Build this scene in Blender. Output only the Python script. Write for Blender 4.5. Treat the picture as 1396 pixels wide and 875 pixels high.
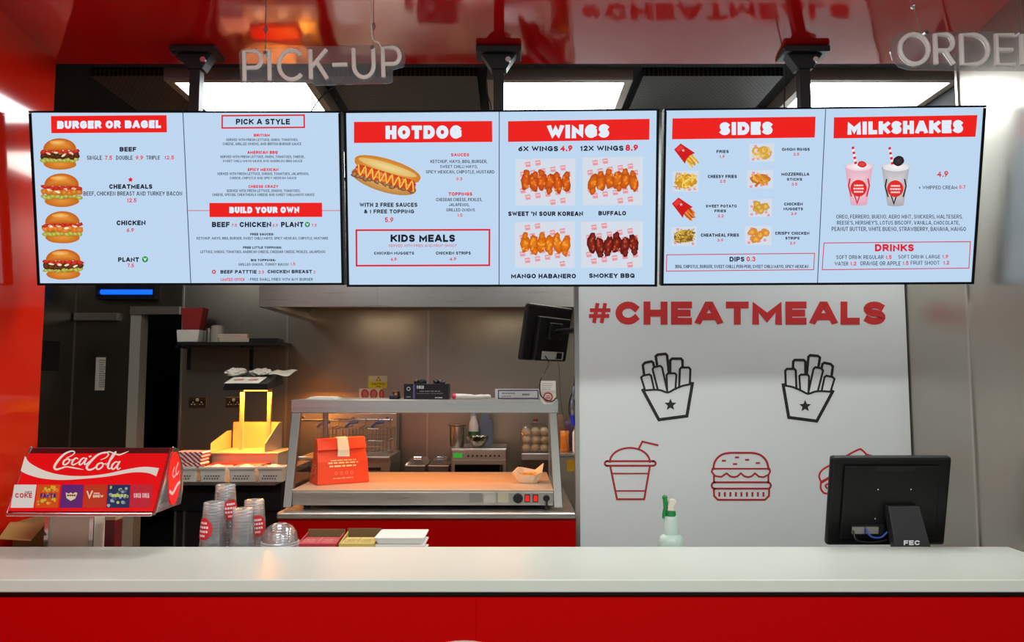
import bpy, bmesh, math, random
from mathutils import Vector, Matrix, Euler
random.seed(7)
PI = math.pi
scene = bpy.context.scene
for o in list(bpy.data.objects):
    bpy.data.objects.remove(o)
COL = scene.collection

# ------------------------------------------------------------ camera, world, exposure
EYE = 1.65
FPX = 1050.0
PITCH = math.atan(85 / FPX)
cam_data = bpy.data.cameras.new('camera')
cam_data.sensor_width = 36
cam_data.lens = 36 * FPX / 1396
cam = bpy.data.objects.new('camera', cam_data)
cam.location = (0, 0, EYE)
cam.rotation_euler = (PI / 2 + PITCH, 0, 0)
COL.objects.link(cam)
scene.camera = cam

scene.view_settings.view_transform = 'Standard'
scene.view_settings.look = 'None'
scene.view_settings.gamma = 1
scene.view_settings.use_curve_mapping = False
scene.view_settings.exposure = 0.0
try:
    scene.cycles.transparent_max_bounces = 48
    scene.cycles.max_bounces = 10
except Exception:
    pass

world = bpy.data.worlds.new('room_air')
scene.world = world
world.use_nodes = True
world.node_tree.nodes['Background'].inputs[0].default_value = (0.86, 0.95, 1.0, 1)
world.node_tree.nodes['Background'].inputs[1].default_value = 0.40

CEIL_LAMP = 14.0      # emission of the square ceiling light panels
HALL_LAMP = 76.0      # lamps over the customers' side
FRY_LAMP = 22.0
FOOD_LAMP = 7.0
HOOD_LAMP = 0.25
KITCHEN_FILL = 11.0  # emission of the added fill panels hidden on the kitchen ceiling


def area_light(name, loc, rot, sx, sy, power, color=(1, 1, 1)):
    l = bpy.data.lights.new(name, 'AREA')
    l.shape = 'RECTANGLE'
    l.size, l.size_y = sx, sy
    l.energy = power
    l.color = color
    o = bpy.data.objects.new(name, l)
    o.location = loc
    o.rotation_euler = rot
    COL.objects.link(o)
    return o


# lamps of the customers' side of the room, behind and above the viewer
area_light('hall_lamp', (-1.1, 0.3, 3.15), (0, 0, 0), 1.2, 0.5, HALL_LAMP, (0.95, 1, 1))
area_light('hall_lamp', (1.1, 0.3, 3.15), (0, 0, 0), 1.2, 0.5, HALL_LAMP, (0.95, 1, 1))


# ------------------------------------------------------------ measuring
CP, SP = math.cos(PITCH), math.sin(PITCH)


def ray(px, py):
    x = (px - 698) / FPX
    y = (437.5 - py) / FPX
    return Vector((x, CP - y * SP, SP + y * CP))


def P(px, py, Y):
    d = ray(px, py)
    t = Y / d.y
    return Vector((d.x * t, Y, EYE + d.z * t))


def Xa(px, Y, py=450):
    return P(px, py, Y).x


def Za(py, Y):
    return P(698, py, Y).z


# ------------------------------------------------------------ materials
MATS = {}


def srgb(r, g, b):
    def f(c):
        c /= 255.0
        return c / 12.92 if c <= 0.04045 else ((c + 0.055) / 1.055) ** 2.4
    return (f(r), f(g), f(b), 1)


def mat(name, col=(128, 128, 128), rough=0.5, metal=0.0, spec=0.5, emit=None, estr=0, bump=None, brush=None,
        noise=None, alpha=1.0, coat=0.0):
    if name in MATS:
        return MATS[name]
    m = bpy.data.materials.new(name)
    m.use_nodes = True
    nt = m.node_tree
    b = nt.nodes['Principled BSDF']
    c = srgb(*col)
    b.inputs['Base Color'].default_value = c
    b.inputs['Roughness'].default_value = rough
    b.inputs['Metallic'].default_value = metal
    b.inputs['Specular IOR Level'].default_value = spec
    b.inputs['Coat Weight'].default_value = coat
    b.inputs['Coat Roughness'].default_value = 0.05
    if emit:
        b.inputs['Emission Color'].default_value = srgb(*emit)
        b.inputs['Emission Strength'].default_value = estr
    tc = nt.nodes.new('ShaderNodeTexCoord')
    if noise:     # small colour variation: (scale, amount)
        n = nt.nodes.new('ShaderNodeTexNoise')
        n.inputs['Scale'].default_value = noise[0]
        n.inputs['Detail'].default_value = 4
        nt.links.new(tc.outputs['Object'], n.inputs['Vector'])
        mx = nt.nodes.new('ShaderNodeMix')
        mx.data_type = 'RGBA'
        mx.inputs['A'].default_value = tuple(min(1, v * (1 - noise[1])) for v in c[:3]) + (1,)
        mx.inputs['B'].default_value = tuple(min(1, v * (1 + noise[1])) for v in c[:3]) + (1,)
        nt.links.new(n.outputs['Fac'], mx.inputs['Factor'])
        nt.links.new(mx.outputs['Result'], b.inputs['Base Color'])
    if brush:     # brushed steel: (axis scales, strength)
        mp = nt.nodes.new('ShaderNodeMapping')
        mp.inputs['Scale'].default_value = brush[0]
        nt.links.new(tc.outputs['Object'], mp.inputs['Vector'])
        n = nt.nodes.new('ShaderNodeTexNoise')
        n.inputs['Scale'].default_value = 1
        n.inputs['Detail'].default_value = 3
        nt.links.new(mp.outputs['Vector'], n.inputs['Vector'])
        rr = nt.nodes.new('ShaderNodeMapRange')
        rr.inputs['To Min'].default_value = max(0.02, rough - 0.1)
        rr.inputs['To Max'].default_value = rough + 0.12
        nt.links.new(n.outputs['Fac'], rr.inputs['Value'])
        nt.links.new(rr.outputs['Result'], b.inputs['Roughness'])
        bp = nt.nodes.new('ShaderNodeBump')
        bp.inputs['Strength'].default_value = brush[1]
        bp.inputs['Distance'].default_value = 0.002
        nt.links.new(n.outputs['Fac'], bp.inputs['Height'])
        nt.links.new(bp.outputs['Normal'], b.inputs['Normal'])
    if bump:      # (scale, strength, distance)
        n = nt.nodes.new('ShaderNodeTexNoise')
        n.inputs['Scale'].default_value = bump[0]
        n.inputs['Detail'].default_value = 2
        nt.links.new(tc.outputs['Object'], n.inputs['Vector'])
        bp = nt.nodes.new('ShaderNodeBump')
        bp.inputs['Strength'].default_value = bump[1]
        bp.inputs['Distance'].default_value = bump[2]
        nt.links.new(n.outputs['Fac'], bp.inputs['Height'])
        nt.links.new(bp.outputs['Normal'], b.inputs['Normal'])
    if alpha < 1:
        b.inputs['Alpha'].default_value = alpha
    MATS[name] = m
    return m


def clear(name, tint=(255, 255, 255), gloss=0.12, rough=0.06, edge=0.5, haze=0.0):
    """thin clear plastic or glass: transparent with fresnel reflection and a little milky haze"""
    if name in MATS:
        return MATS[name]
    m = bpy.data.materials.new(name)
    m.use_nodes = True
    nt = m.node_tree
    for n in list(nt.nodes):
        nt.nodes.remove(n)
    out = nt.nodes.new('ShaderNodeOutputMaterial')
    tr = nt.nodes.new('ShaderNodeBsdfTransparent')
    tr.inputs[0].default_value = srgb(*tint)
    gl = nt.nodes.new('ShaderNodeBsdfGlossy')
    gl.inputs['Roughness'].default_value = rough
    lw = nt.nodes.new('ShaderNodeLayerWeight')
    lw.inputs['Blend'].default_value = edge
    mr = nt.nodes.new('ShaderNodeMapRange')
    mr.inputs['To Min'].default_value = gloss * 0.4
    mr.inputs['To Max'].default_value = min(1, gloss * 4)
    nt.links.new(lw.outputs['Facing'], mr.inputs['Value'])
    mix = nt.nodes.new('ShaderNodeMixShader')
    nt.links.new(mr.outputs['Result'], mix.inputs[0])
    nt.links.new(tr.outputs[0], mix.inputs[1])
    nt.links.new(gl.outputs[0], mix.inputs[2])
    last = mix
    if haze > 0:
        df = nt.nodes.new('ShaderNodeBsdfTranslucent')
        df2 = nt.nodes.new('ShaderNodeBsdfDiffuse')
        ad = nt.nodes.new('ShaderNodeMixShader')
        nt.links.new(df.outputs[0], ad.inputs[1])
        nt.links.new(df2.outputs[0], ad.inputs[2])
        mix2 = nt.nodes.new('ShaderNodeMixShader')
        mix2.inputs[0].default_value = haze
        nt.links.new(mix.outputs[0], mix2.inputs[1])
        nt.links.new(ad.outputs[0], mix2.inputs[2])
        last = mix2
    nt.links.new(last.outputs[0], out.inputs[0])
    MATS[name] = m
    return m


def attr_mat(name, emission, rough=0.5, strength=1.0):
    m = bpy.data.materials.new(name)
    m.use_nodes = True
    nt = m.node_tree
    b = nt.nodes['Principled BSDF']
    a = nt.nodes.new('ShaderNodeAttribute')
    a.attribute_name = 'Col'
    b.inputs['Roughness'].default_value = rough
    if emission:
        b.inputs['Base Color'].default_value = (0, 0, 0, 1)
        b.inputs['Specular IOR Level'].default_value = 0.05
        nt.links.new(a.outputs['Color'], b.inputs['Emission Color'])
        b.inputs['Emission Strength'].default_value = strength
    else:
        nt.links.new(a.outputs['Color'], b.inputs['Base Color'])
    MATS[name] = m
    return m


SCREEN_PRINT = attr_mat('screen_picture', True)
LIT_PRINT = attr_mat('backlit_print', True, 0.25, 0.75)
PRINT = attr_mat('printed_ink', False, 0.55)

STEEL = mat('brushed_steel', (190, 186, 178), 0.32, 0.95, brush=((220, 220, 1.5), 0.05))
STEEL_H = mat('brushed_steel_lengthwise', (196, 192, 185), 0.30, 0.95, brush=((1.5, 220, 220), 0.05))
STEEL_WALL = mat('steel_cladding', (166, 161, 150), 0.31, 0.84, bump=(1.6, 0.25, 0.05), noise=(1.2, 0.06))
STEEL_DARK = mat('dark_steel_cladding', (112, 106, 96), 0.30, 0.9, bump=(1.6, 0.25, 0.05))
CHROME = mat('polished_chrome', (220, 220, 220), 0.12, 1.0)
BLACK = mat('black_plastic', (18, 18, 19), 0.42)
BLACK_METAL = mat('black_painted_metal', (22, 22, 24), 0.45, 0.0)
CEIL_BLACK = mat('black_ceiling_paint', (5, 5, 5), 0.9)
RED_GLOSS = mat('red_gloss_panel', (150, 2, 4), 0.06, 0.0, 0.6, coat=0.4)
RED_SOFFIT = mat('red_gloss_soffit', (205, 4, 12), 0.05, 0.0, 0.5, coat=1.0, bump=(2.2, 0.35, 0.02))
RED_SOFFIT.node_tree.nodes['Principled BSDF'].inputs['Coat IOR'].default_value = 1.9
RED_WALL = mat('red_gloss_wall', (214, 32, 10), 0.10, 0.0, 0.5, coat=0.3)
RED_COUNTER = mat('red_counter_front', (184, 1, 2), 0.25, 0.0, 0.15)
WHITE_TOP = mat('white_composite_worktop', (206, 210, 198), 0.30, 0.0, 0.2, noise=(40, 0.02))
WHITE_PAINT = mat('white_panel_board', (222, 226, 224), 0.55, noise=(3, 0.01))
WHITE_PLASTIC = mat('white_plastic', (232, 232, 226), 0.4)
OFFWHITE = mat('offwhite_paper', (226, 220, 208), 0.8)
GREY_TRIM = mat('grey_metal_trim', (120, 116, 108), 0.4, 0.6)
CARD = mat('brown_cardboard', (168, 128, 70), 0.85, noise=(30, 0.1))
DARK_FLOOR = None


# ------------------------------------------------------------ mesh building
class MB:
    def __init__(self):
        self.v, self.f, self.mi = [], [], []
        self.m = 0

    def add(self, vs, fs):
        o = len(self.v)
        self.v += [Vector(p) for p in vs]
        self.f += [tuple(i + o for i in f) for f in fs]
        self.mi += [self.m] * len(fs)
        return self

    def box(self, x0, x1, y0, y1, z0, z1):
        vs = [(x, y, z) for z in (z0, z1) for y in (y0, y1) for x in (x0, x1)]
        return self.add(vs, [(0, 2, 3, 1), (4, 5, 7, 6), (0, 1, 5, 4), (2, 6, 7, 3), (0, 4, 6, 2), (1, 3, 7, 5)])

    def hexa(self, b, t):
        """b, t: four bottom and four top points, same winding"""
        vs = list(b) + list(t)
        return self.add(vs, [(3, 2, 1, 0), (4, 5, 6, 7), (0, 1, 5, 4), (1, 2, 6, 5), (2, 3, 7, 6), (3, 0, 4, 7)])

    def prism(self, poly, axis, a, b):
        """poly of 2D points extruded along axis 0/1/2 from a to b"""
        def pt(u, w, s):
            return {0: (s, u, w), 1: (u, s, w), 2: (u, w, s)}[axis]
        n = len(poly)
        vs = [pt(u, w, a) for u, w in poly] + [pt(u, w, b) for u, w in poly]
        fs = [tuple(range(n)), tuple(range(2 * n - 1, n - 1, -1))]
        fs += [(i, (i + 1) % n, (i + 1) % n + n, i + n) for i in range(n)]
        return self.add(vs, fs)

    def tube(self, pts, r, n=8, closed=False, caps=True):
        pts = [Vector(p) for p in pts]
        k = len(pts)
        rs = r if isinstance(r, (list, tuple)) else [r] * k
        vs = []
        prev = None
        for i, p in enumerate(pts):
            if closed:
                d = pts[(i + 1) % k] - pts[i - 1]
            else:
                d = pts[min(i + 1, k - 1)] - pts[max(i - 1, 0)]
            if d.length < 1e-9:
                d = Vector((0, 0, 1))
            d.normalize()
            if prev is None:
                a = Vector((0, 0, 1)) if abs(d.z) < 0.9 else Vector((1, 0, 0))
                prev = d.cross(a).normalized()
            u = (prev - d * prev.dot(d))
            if u.length < 1e-6:
                u = d.orthogonal()
            u.normalize()
            prev = u
            w = d.cross(u)
            for j in range(n):
                a = 2 * PI * j / n
                vs.append(p + (u * math.cos(a) + w * math.sin(a)) * rs[i])
        fs = []
        for i in range(k if closed else k - 1):
            i2 = (i + 1) % k
            for j in range(n):
                j2 = (j + 1) % n
                fs.append((i * n + j, i * n + j2, i2 * n + j2, i2 * n + j))
        if caps and not closed:
            fs.append(tuple(range(n - 1, -1, -1)))
            fs.append(tuple((k - 1) * n + j for j in range(n)))
        return self.add(vs, fs)

    def lathe(self, prof, c=(0, 0, 0), n=24, axis='z', sx=1, sy=1):
        """prof: list of (radius, height)"""
        c = Vector(c)
        vs, fs = [], []
        for r, h in prof:
            for j in range(n):
                a = 2 * PI * j / n
                x, y = r * math.cos(a) * sx, r * math.sin(a) * sy
                q = {'z': (x, y, h), 'y': (x, h, y), 'x': (h, x, y)}[axis]
                vs.append(c + Vector(q))
        for i in range(len(prof) - 1):
            for j in range(n):
                j2 = (j + 1) % n
                fs.append((i * n + j, i * n + j2, (i + 1) * n + j2, (i + 1) * n + j))
        if prof[0][0] > 1e-5:
            fs.append(tuple(range(n - 1, -1, -1)))
        if prof[-1][0] > 1e-5:
            fs.append(tuple((len(prof) - 1) * n + j for j in range(n)))
        return self.add(vs, fs)

    def shell(self, prof, c=(0, 0, 0), n=24):
        """open lathe without caps"""
        k0 = len(self.f)
        self.lathe(prof, c, n)
        # drop caps
        while len(self.f) > k0 and len(self.f[-1]) > 4:
            self.f.pop(); self.mi.pop()
        return self

    def sphere(self, c, rx, ry, rz, nu=12, nv=8, wob=0.0, rnd=None):
        c = Vector(c)
        vs, fs = [], []
        for i in range(nv + 1):
            th = PI * i / nv
            for j in range(nu):
                ph = 2 * PI * j / nu
                k = 1 + (rnd.uniform(-wob, wob) if rnd and 0 < i < nv else 0)
                vs.append(c + Vector((rx * math.sin(th) * math.cos(ph) * k, ry * math.sin(th) * math.sin(ph) * k, rz * math.cos(th) * k)))
        for i in range(nv):
            for j in range(nu):
                j2 = (j + 1) % nu
                fs.append((i * nu + j, (i + 1) * nu + j, (i + 1) * nu + j2, i * nu + j2))
        return self.add(vs, fs)

    def build(self, name, mats, parent=None, bevel=0, smooth=False, world=True, loc=None, kind=None, label=None):
        me = bpy.data.meshes.new(name)
        off = Vector((0, 0, 0))
        if parent is not None and world:
            off = Vector(parent['_base']) if '_base' in parent.keys() else Vector((0, 0, 0))
        if loc is not None:
            off = Vector(loc)
        me.from_pydata([p - off for p in self.v], [], self.f)
        if not isinstance(mats, (list, tuple)):
            mats = [mats]
        for m in mats:
            me.materials.append(m)
        for i, p in enumerate(me.polygons):
            p.material_index = min(self.mi[i], len(mats) - 1)
            p.use_smooth = smooth
        bm = bmesh.new()
        bm.from_mesh(me)
        bmesh.ops.recalc_face_normals(bm, faces=bm.faces)
        bm.to_mesh(me)
        bm.free()
        if smooth:
            try:
                me.set_sharp_from_angle(angle=math.radians(40))
            except Exception:
                pass
        o = bpy.data.objects.new(name, me)
        COL.objects.link(o)
        if parent is not None:
            o.parent = parent
        elif loc is not None:
            o.location = loc
        if bevel:
            bv = o.modifiers.new('edge', 'BEVEL')
            bv.width = bevel
            bv.segments = 2
            bv.limit_method = 'ANGLE'
        if kind:
            o['kind'] = kind
        if label:
            o['label'] = label
        return o


def thing(name, label, cat, loc=(0, 0, 0), rot=(0, 0, 0), group=None):
    o = bpy.data.objects.new(name, None)
    o.empty_display_size = 0.05
    COL.objects.link(o)
    o.location = loc
    o.rotation_euler = rot
    o['label'] = label
    o['category'] = cat
    o['_base'] = tuple(loc)
    if group:
        o['group'] = group
    return o


def tag(o, label, cat, group=None):
    o['label'] = label
    o['category'] = cat
    if group:
        o['group'] = group
    return o


def dup(root, loc, label=None, rot=None):
    r = root.copy()
    COL.objects.link(r)
    r.location = loc
    if rot is not None:
        r.rotation_euler = rot
    if label:
        r['label'] = label
    for ch in list(root.children):
        c = ch.copy()
        COL.objects.link(c)
        c.parent = r
        for g in list(ch.children):
            d = g.copy()
            COL.objects.link(d)
            d.parent = c
    return r


# ------------------------------------------------------------ lettering: a stroke alphabet
def arc(cx, cy, rx, ry, a0, a1, n=10):
    return [(cx + rx * math.cos(math.radians(a0 + (a1 - a0) * i / n)), cy + ry * math.sin(math.radians(a0 + (a1 - a0) * i / n))) for i in range(n + 1)]


EL = arc(.5, .5, .5, .5, 90, 450, 22)[:-1]
GL = {
    'A': (.92, [[(0, 0), (.42, 1), (.58, 1), (1, 0)], [(.2, .28), (.8, .28)]]),
    'B': (.82, [[(0, .52), (.62, .52)] + arc(.62, .76, .34, .24, -90, 90) + [(0, 1), (0, 0), (.64, 0)] + arc(.64, .26, .36, .26, -90, 90)]),
    'C': (.84, [arc(.52, .5, .52, .5, 42, 318, 18)]),
    'D': (.86, ['c', [(0, 0), (0, 1), (.45, 1)] + arc(.45, .5, .55, .5, 90, -90, 14)]),
    'E': (.72, [[(1, 1), (0, 1), (0, 0), (1, 0)], [(0, .5), (.9, .5)]]),
    'F': (.70, [[(1, 1), (0, 1), (0, 0)], [(0, .48), (.88, .48)]]),
    'G': (.88, [arc(.52, .5, .52, .5, 50, 308, 18) + [(.98, .16), (.98, .46), (.62, .46)]]),
    'H': (.82, [[(0, 0), (0, 1)], [(1, 0), (1, 1)], [(0, .5), (1, .5)]]),
    'I': (0, [[(.5, 0), (.5, 1)]]),
    'J': (.7, [[(1, 1), (1, .35)] + arc(.5, .35, .5, .35, 0, -170)]),
    'K': (.84, [[(0, 0), (0, 1)], [(1, 1), (.08, .42)], [(.36, .6), (1, 0)]]),
    'L': (.66, [[(0, 1), (0, 0), (1, 0)]]),
    'M': (1.02, [[(0, 0), (0, 1), (.5, .22), (1, 1), (1, 0)]]),
    'N': (.86, [[(0, 0), (0, 1), (1, 0), (1, 1)]]),
    'O': (.92, ['c', EL]),
    'P': (.78, [[(0, 0), (0, 1), (.62, 1)] + arc(.62, .72, .38, .28, 90, -90) + [(0, .44)]]),
    'Q': (.92, ['c', EL, [(.6, .32), (1, 0)]]),
    'R': (.82, [[(0, 0), (0, 1), (.62, 1)] + arc(.62, .73, .38, .27, 90, -90) + [(0, .46)], [(.5, .46), (1, 0)]]),
    'S': (.76, [arc(.5, .75, .48, .25, 35, 270, 12) + arc(.5, .25, .5, .25, 90, -145, 12)[1:]]),
    'T': (.78, [[(0, 1), (1, 1)], [(.5, 1), (.5, 0)]]),
    'U': (.82, [[(0, 1), (0, .42)] + arc(.5, .42, .5, .42, 180, 360, 12) + [(1, 1)]]),
    'V': (.9, [[(0, 1), (.46, 0), (.54, 0), (1, 1)]]),
    'W': (1.2, [[(0, 1), (.24, 0), (.5, .85), (.76, 0), (1, 1)]]),
    'X': (.86, [[(0, 1), (1, 0)], [(0, 0), (1, 1)]]),
    'Y': (.86, [[(0, 1), (.5, .45), (1, 1)], [(.5, .45), (.5, 0)]]),
    'Z': (.78, [[(0, 1), (1, 1), (0, 0), (1, 0)]]),
    '0': (.74, ['c', EL]),
    '1': (.4, [[(.0, .78), (.7, 1), (.7, 0)]]),
    '2': (.72, [arc(.5, .7, .46, .3, 165, -20) + [(.05, 0), (1, 0)]]),
    '3': (.72, [arc(.46, .76, .44, .24, 155, -80) + arc(.46, .26, .52, .26, 80, -155)]),
    '4': (.78, [[(.74, 0), (.74, 1), (0, .3), (1, .3)]]),
    '5': (.72, [[(.95, 1), (.12, 1), (.06, .54)] + arc(.46, .32, .5, .32, 110, -150)]),
    '6': (.74, [[(.8, 1), (.1, .45)], 'c', arc(.5, .3, .48, .3, 0, 360, 16)[:-1]]),
    '7': (.7, [[(0, 1), (1, 1), (.35, 0)]]),
    '8': (.74, ['c', arc(.5, .76, .42, .24, 0, 360, 14)[:-1], 'c', arc(.5, .26, .5, .26, 0, 360, 14)[:-1]]),
    '9': (.74, [[(.2, 0), (.9, .55)], 'c', arc(.5, .7, .48, .3, 0, 360, 16)[:-1]]),
    '.': (0, [[(.5, 0), (.5, .02)]]),
    ',': (.06, [[(.8, .04), (0, -.16)]]),
    ':': (0, [[(.5, .12), (.5, .14)], [(.5, .66), (.5, .68)]]),
    "'": (0, [[(.5, 1), (.5, .78)]]),
    '-': (.4, [[(0, .46), (1, .46)]]),
    '+': (.6, [[(0, .45), (1, .45)], [(.5, .1), (.5, .8)]]),
    '&': (.84, [[(1, 0), (.2, .75)] + arc(.45, .8, .25, .2, 190, -20) + [(.1, .35)] + arc(.42, .22, .4, .22, 150, 330) + [(1, .45)]]),
    '#': (.86, [[(.22, 0), (.38, 1)], [(.64, 0), (.8, 1)], [(.03, .32), (.94, .32)], [(.08, .68), (1, .68)]]),
}


def layout(s, w, h, t):
    """strokes of a line of text fitted into w x h: list of (closed, points) and the stroke width"""
    adv, items = 0.0, []
    gap = max(0.21 * h - 0.3 * t, 0.09 * h)
    for ch in s:
        if ch == ' ':
            items.append((None, adv)); adv += 0.42 * h
            continue
        g = GL.get(ch.upper())
        if not g:
            continue
        gw = max(g[0] * h, t) if g[0] else t
        items.append((g[1], adv, gw, ch)); adv += gw + gap
    tot = max(adv - gap, 1e-6)
    k = w / tot
    out = []
    for it in items:
        if it[0] is None:
            continue
        x0, gw = it[1] * k, max(it[2] * k, t)
        tk = .55 if it[3] == '#' else 1.0
        cl = False
        for st in it[0]:
            if st == 'c':
                cl = True
                continue
            pts = [(x0 + t / 2 + u * (gw - t), t / 2 + v * (h - t)) for u, v in st]
            out.append((cl, pts, tk))
            cl = False
    return out


def ribbon(pts, t, closed=False, cap=True):
    n = len(pts)
    L, R = [], []
    for i in range(n):
        p = Vector(pts[i])
        if closed:
            a, b = Vector(pts[i - 1]), Vector(pts[(i + 1) % n])
        else:
            a = Vector(pts[i - 1]) if i else None
            b = Vector(pts[i + 1]) if i < n - 1 else None
        d1 = (p - a).normalized() if a is not None and (p - a).length > 1e-9 else None
        d2 = (b - p).normalized() if b is not None and (b - p).length > 1e-9 else None
        if d1 is None:
            d1 = d2
            if cap and d2 is not None:
                p = p - d2 * t / 2
        if d2 is None:
            d2 = d1
            if cap and d1 is not None:
                p = p + d1 * t / 2
        if d1 is None:
            d1 = d2 = Vector((1, 0))
        m = d1 + d2
        if m.length < 0.1:
            m = d1
        m.normalize()
        nrm = Vector((-m.y, m.x))
        c = max(0.42, nrm.dot(Vector((-d1.y, d1.x))))
        L.append(p + nrm * (t / 2 / c))
        R.append(p - nrm * (t / 2 / c))
    return L, R


class Canvas:
    """flat print measured in photograph pixels, mapped on a surface by fn(px, py, layer) -> local point"""
    def __init__(self, fn, ox=0, oy=0, s=1.0):
        self.fn = fn
        self.ox, self.oy, self.s = ox, oy, s
        self.v, self.f, self.c = [], [], []
        self.layer = 1

    def map(self, x, y, layer=None):
        return self.fn(self.ox + x / self.s, self.oy + y / self.s, self.layer if layer is None else layer)

    def poly(self, pts, col, centre=None):
        o = len(self.v)
        self.v += [self.map(*p) for p in pts]
        n = len(pts)
        c1 = srgb(*col)
        if centre is None:
            self.f.append(tuple(range(o, o + n)))
            self.c.append([c1] * n)
        else:
            cx = sum(p[0] for p in pts) / n
            cy = sum(p[1] for p in pts) / n
            self.v.append(self.map(cx, cy))
            c2 = srgb(*centre)
            for i in range(n):
                self.f.append((o + n, o + i, o + (i + 1) % n))
                self.c.append([c2, c1, c1])
        return self

    def rect(self, x0, y0, x1, y1, col):
        return self.poly([(x0, y0), (x1, y0), (x1, y1), (x0, y1)], col)

    def stroke(self, pts, t, col, closed=False, cap=True, clampy=None):
        L, R = ribbon(pts, t, closed, cap)
        if clampy:
            for q in L + R:
                q.y = min(max(q.y, clampy[0]), clampy[1])
        n = len(L)
        o = len(self.v)
        self.k = (getattr(self, 'k', 0) + 1) % 7
        ly = self.layer + 0.07 * self.k
        self.v += [self.map(p.x, p.y, ly) for p in L] + [self.map(p.x, p.y, ly) for p in R]
        c = srgb(*col)
        for i in range(n if closed else n - 1):
            j = (i + 1) % n
            self.f.append((o + i, o + j, o + n + j, o + n + i))
            self.c.append([c] * 4)
        return self

    def text(self, s, x0, y0, x1, y1, wt, col, skew=0.0, slope=0.0):
        h, w = y1 - y0, x1 - x0
        t = wt * h
        k0 = self.layer
        clamp = ',' not in s
        for i, (closed, pts, tk) in enumerate(layout(s, w, h, t)):
            self.layer = k0 + 0.12 * (i % 4)
            L, R = ribbon(pts, t * tk, closed, True)
            if clamp:
                for q in L + R:
                    q.y = min(max(q.y, 0), h)
            n = len(L)
            o = len(self.v)
            self.v += [self.map(x0 + p.x + skew * p.y, y1 - p.y + slope * p.x) for p in L + R]
            c = srgb(*col)
            for a in range(n if closed else n - 1):
                b = (a + 1) % n
                self.f.append((o + a, o + b, o + n + b, o + n + a))
                self.c.append([c] * 4)
        self.layer = k0
        return self

    def scrib(self, x0, y0, x1, y1, col):
        """a line of print too small to read: a row of little bars"""
        r = random.Random(int(abs(x0 * 31 + y0 * 17) * 10))
        w, h = x1 - x0, y1 - y0
        x = x0
        while x < x1 - .02 * w:
            L = min(r.uniform(.10, .24) * w, x1 - x)
            self.poly([(x, y0 + .15 * h), (x + L, y0 + .15 * h), (x + L, y1 - .15 * h), (x, y1 - .15 * h)], col)
            x += L + .04 * w
        return self

    def blob(self, cx, cy, rx, ry, col, centre=None, rot=0, wob=0.0, n=18, rnd=random):
        pts = []
        ca, sa = math.cos(rot), math.sin(rot)
        for i in range(n):
            a = 2 * PI * i / n
            k = 1 + rnd.uniform(-wob, wob)
            x, y = rx * math.cos(a) * k, ry * math.sin(a) * k
            pts.append((cx + x * ca - y * sa, cy + x * sa + y * ca))
        return self.poly(pts, col, centre)

    def ring(self, cx, cy, r, t, col):
        return self.stroke([(cx + r * math.cos(2 * PI * i / 18), cy + r * math.sin(2 * PI * i / 18)) for i in range(18)], t, col, True)

    def star(self, cx, cy, r, col, k=0.45):
        pts = []
        for i in range(10):
            a = -PI / 2 + PI * i / 5
            q = r if i % 2 == 0 else r * k
            pts.append((cx + q * math.cos(a), cy + q * math.sin(a)))
        return self.poly(pts, col, col)

    def build(self, name, m, parent, label=None):
        me = bpy.data.meshes.new(name)
        me.from_pydata(self.v, [], self.f)
        me.materials.append(m)
        at = me.color_attributes.new('Col', 'FLOAT_COLOR', 'CORNER')
        i = 0
        for cs in self.c:
            for c in cs:
                at.data[i].color = c
                i += 1
        o = bpy.data.objects.new(name, me)
        COL.objects.link(o)
        o.parent = parent
        if label:
            o['label'] = label
        return o


def plane_fn(origin, R, n_sign=-1, step=0.0004, base=0.0):
    """px -> local coords of a plane through origin; local axes are R's columns, plane is local y = base (front faces -y)"""
    Ri = R.transposed()
    cam_l = Ri @ (Vector((0, 0, EYE)) - Vector(origin))

    def fn(px, py, layer=1):
        d = Ri @ ray(px, py)
        t = (base - cam_l.y) / d.y
        q = cam_l + d * t
        return Vector((q.x, base + n_sign * step * layer, q.z))
    return fn


def smooth_path(pts, n=5, closed=False):
    """Catmull-Rom through the points"""
    out = []
    k = len(pts)
    V = [Vector(p) for p in pts]
    rng = range(k if closed else k - 1)
    for i in rng:
        if closed:
            p0, p1, p2, p3 = V[i - 1], V[i], V[(i + 1) % k], V[(i + 2) % k]
        else:
            p0, p1, p2, p3 = V[max(i - 1, 0)], V[i], V[i + 1], V[min(i + 2, k - 1)]
        for j in range(n):
            t = j / n
            out.append(0.5 * ((2 * p1) + (-p0 + p2) * t + (2 * p0 - 5 * p1 + 4 * p2 - p3) * t * t + (-p0 + 3 * p1 - 3 * p2 + p3) * t ** 3))
    if not closed:
        out.append(V[-1])
    return out
# ============================================================ the setting
YS = 3.26            # rear edge of the red soffit
YP = 4.0             # white partition board
YB = 6.5             # rear wall of the kitchen
XL = -1.99           # red wall on the left
XK = -3.70           # left wall of the kitchen
ZC = 3.10            # kitchen ceiling


def struct(name, mb, m, **k):
    return mb.build(name, m, kind='structure', loc=(0, 0, 0), **k)


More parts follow.
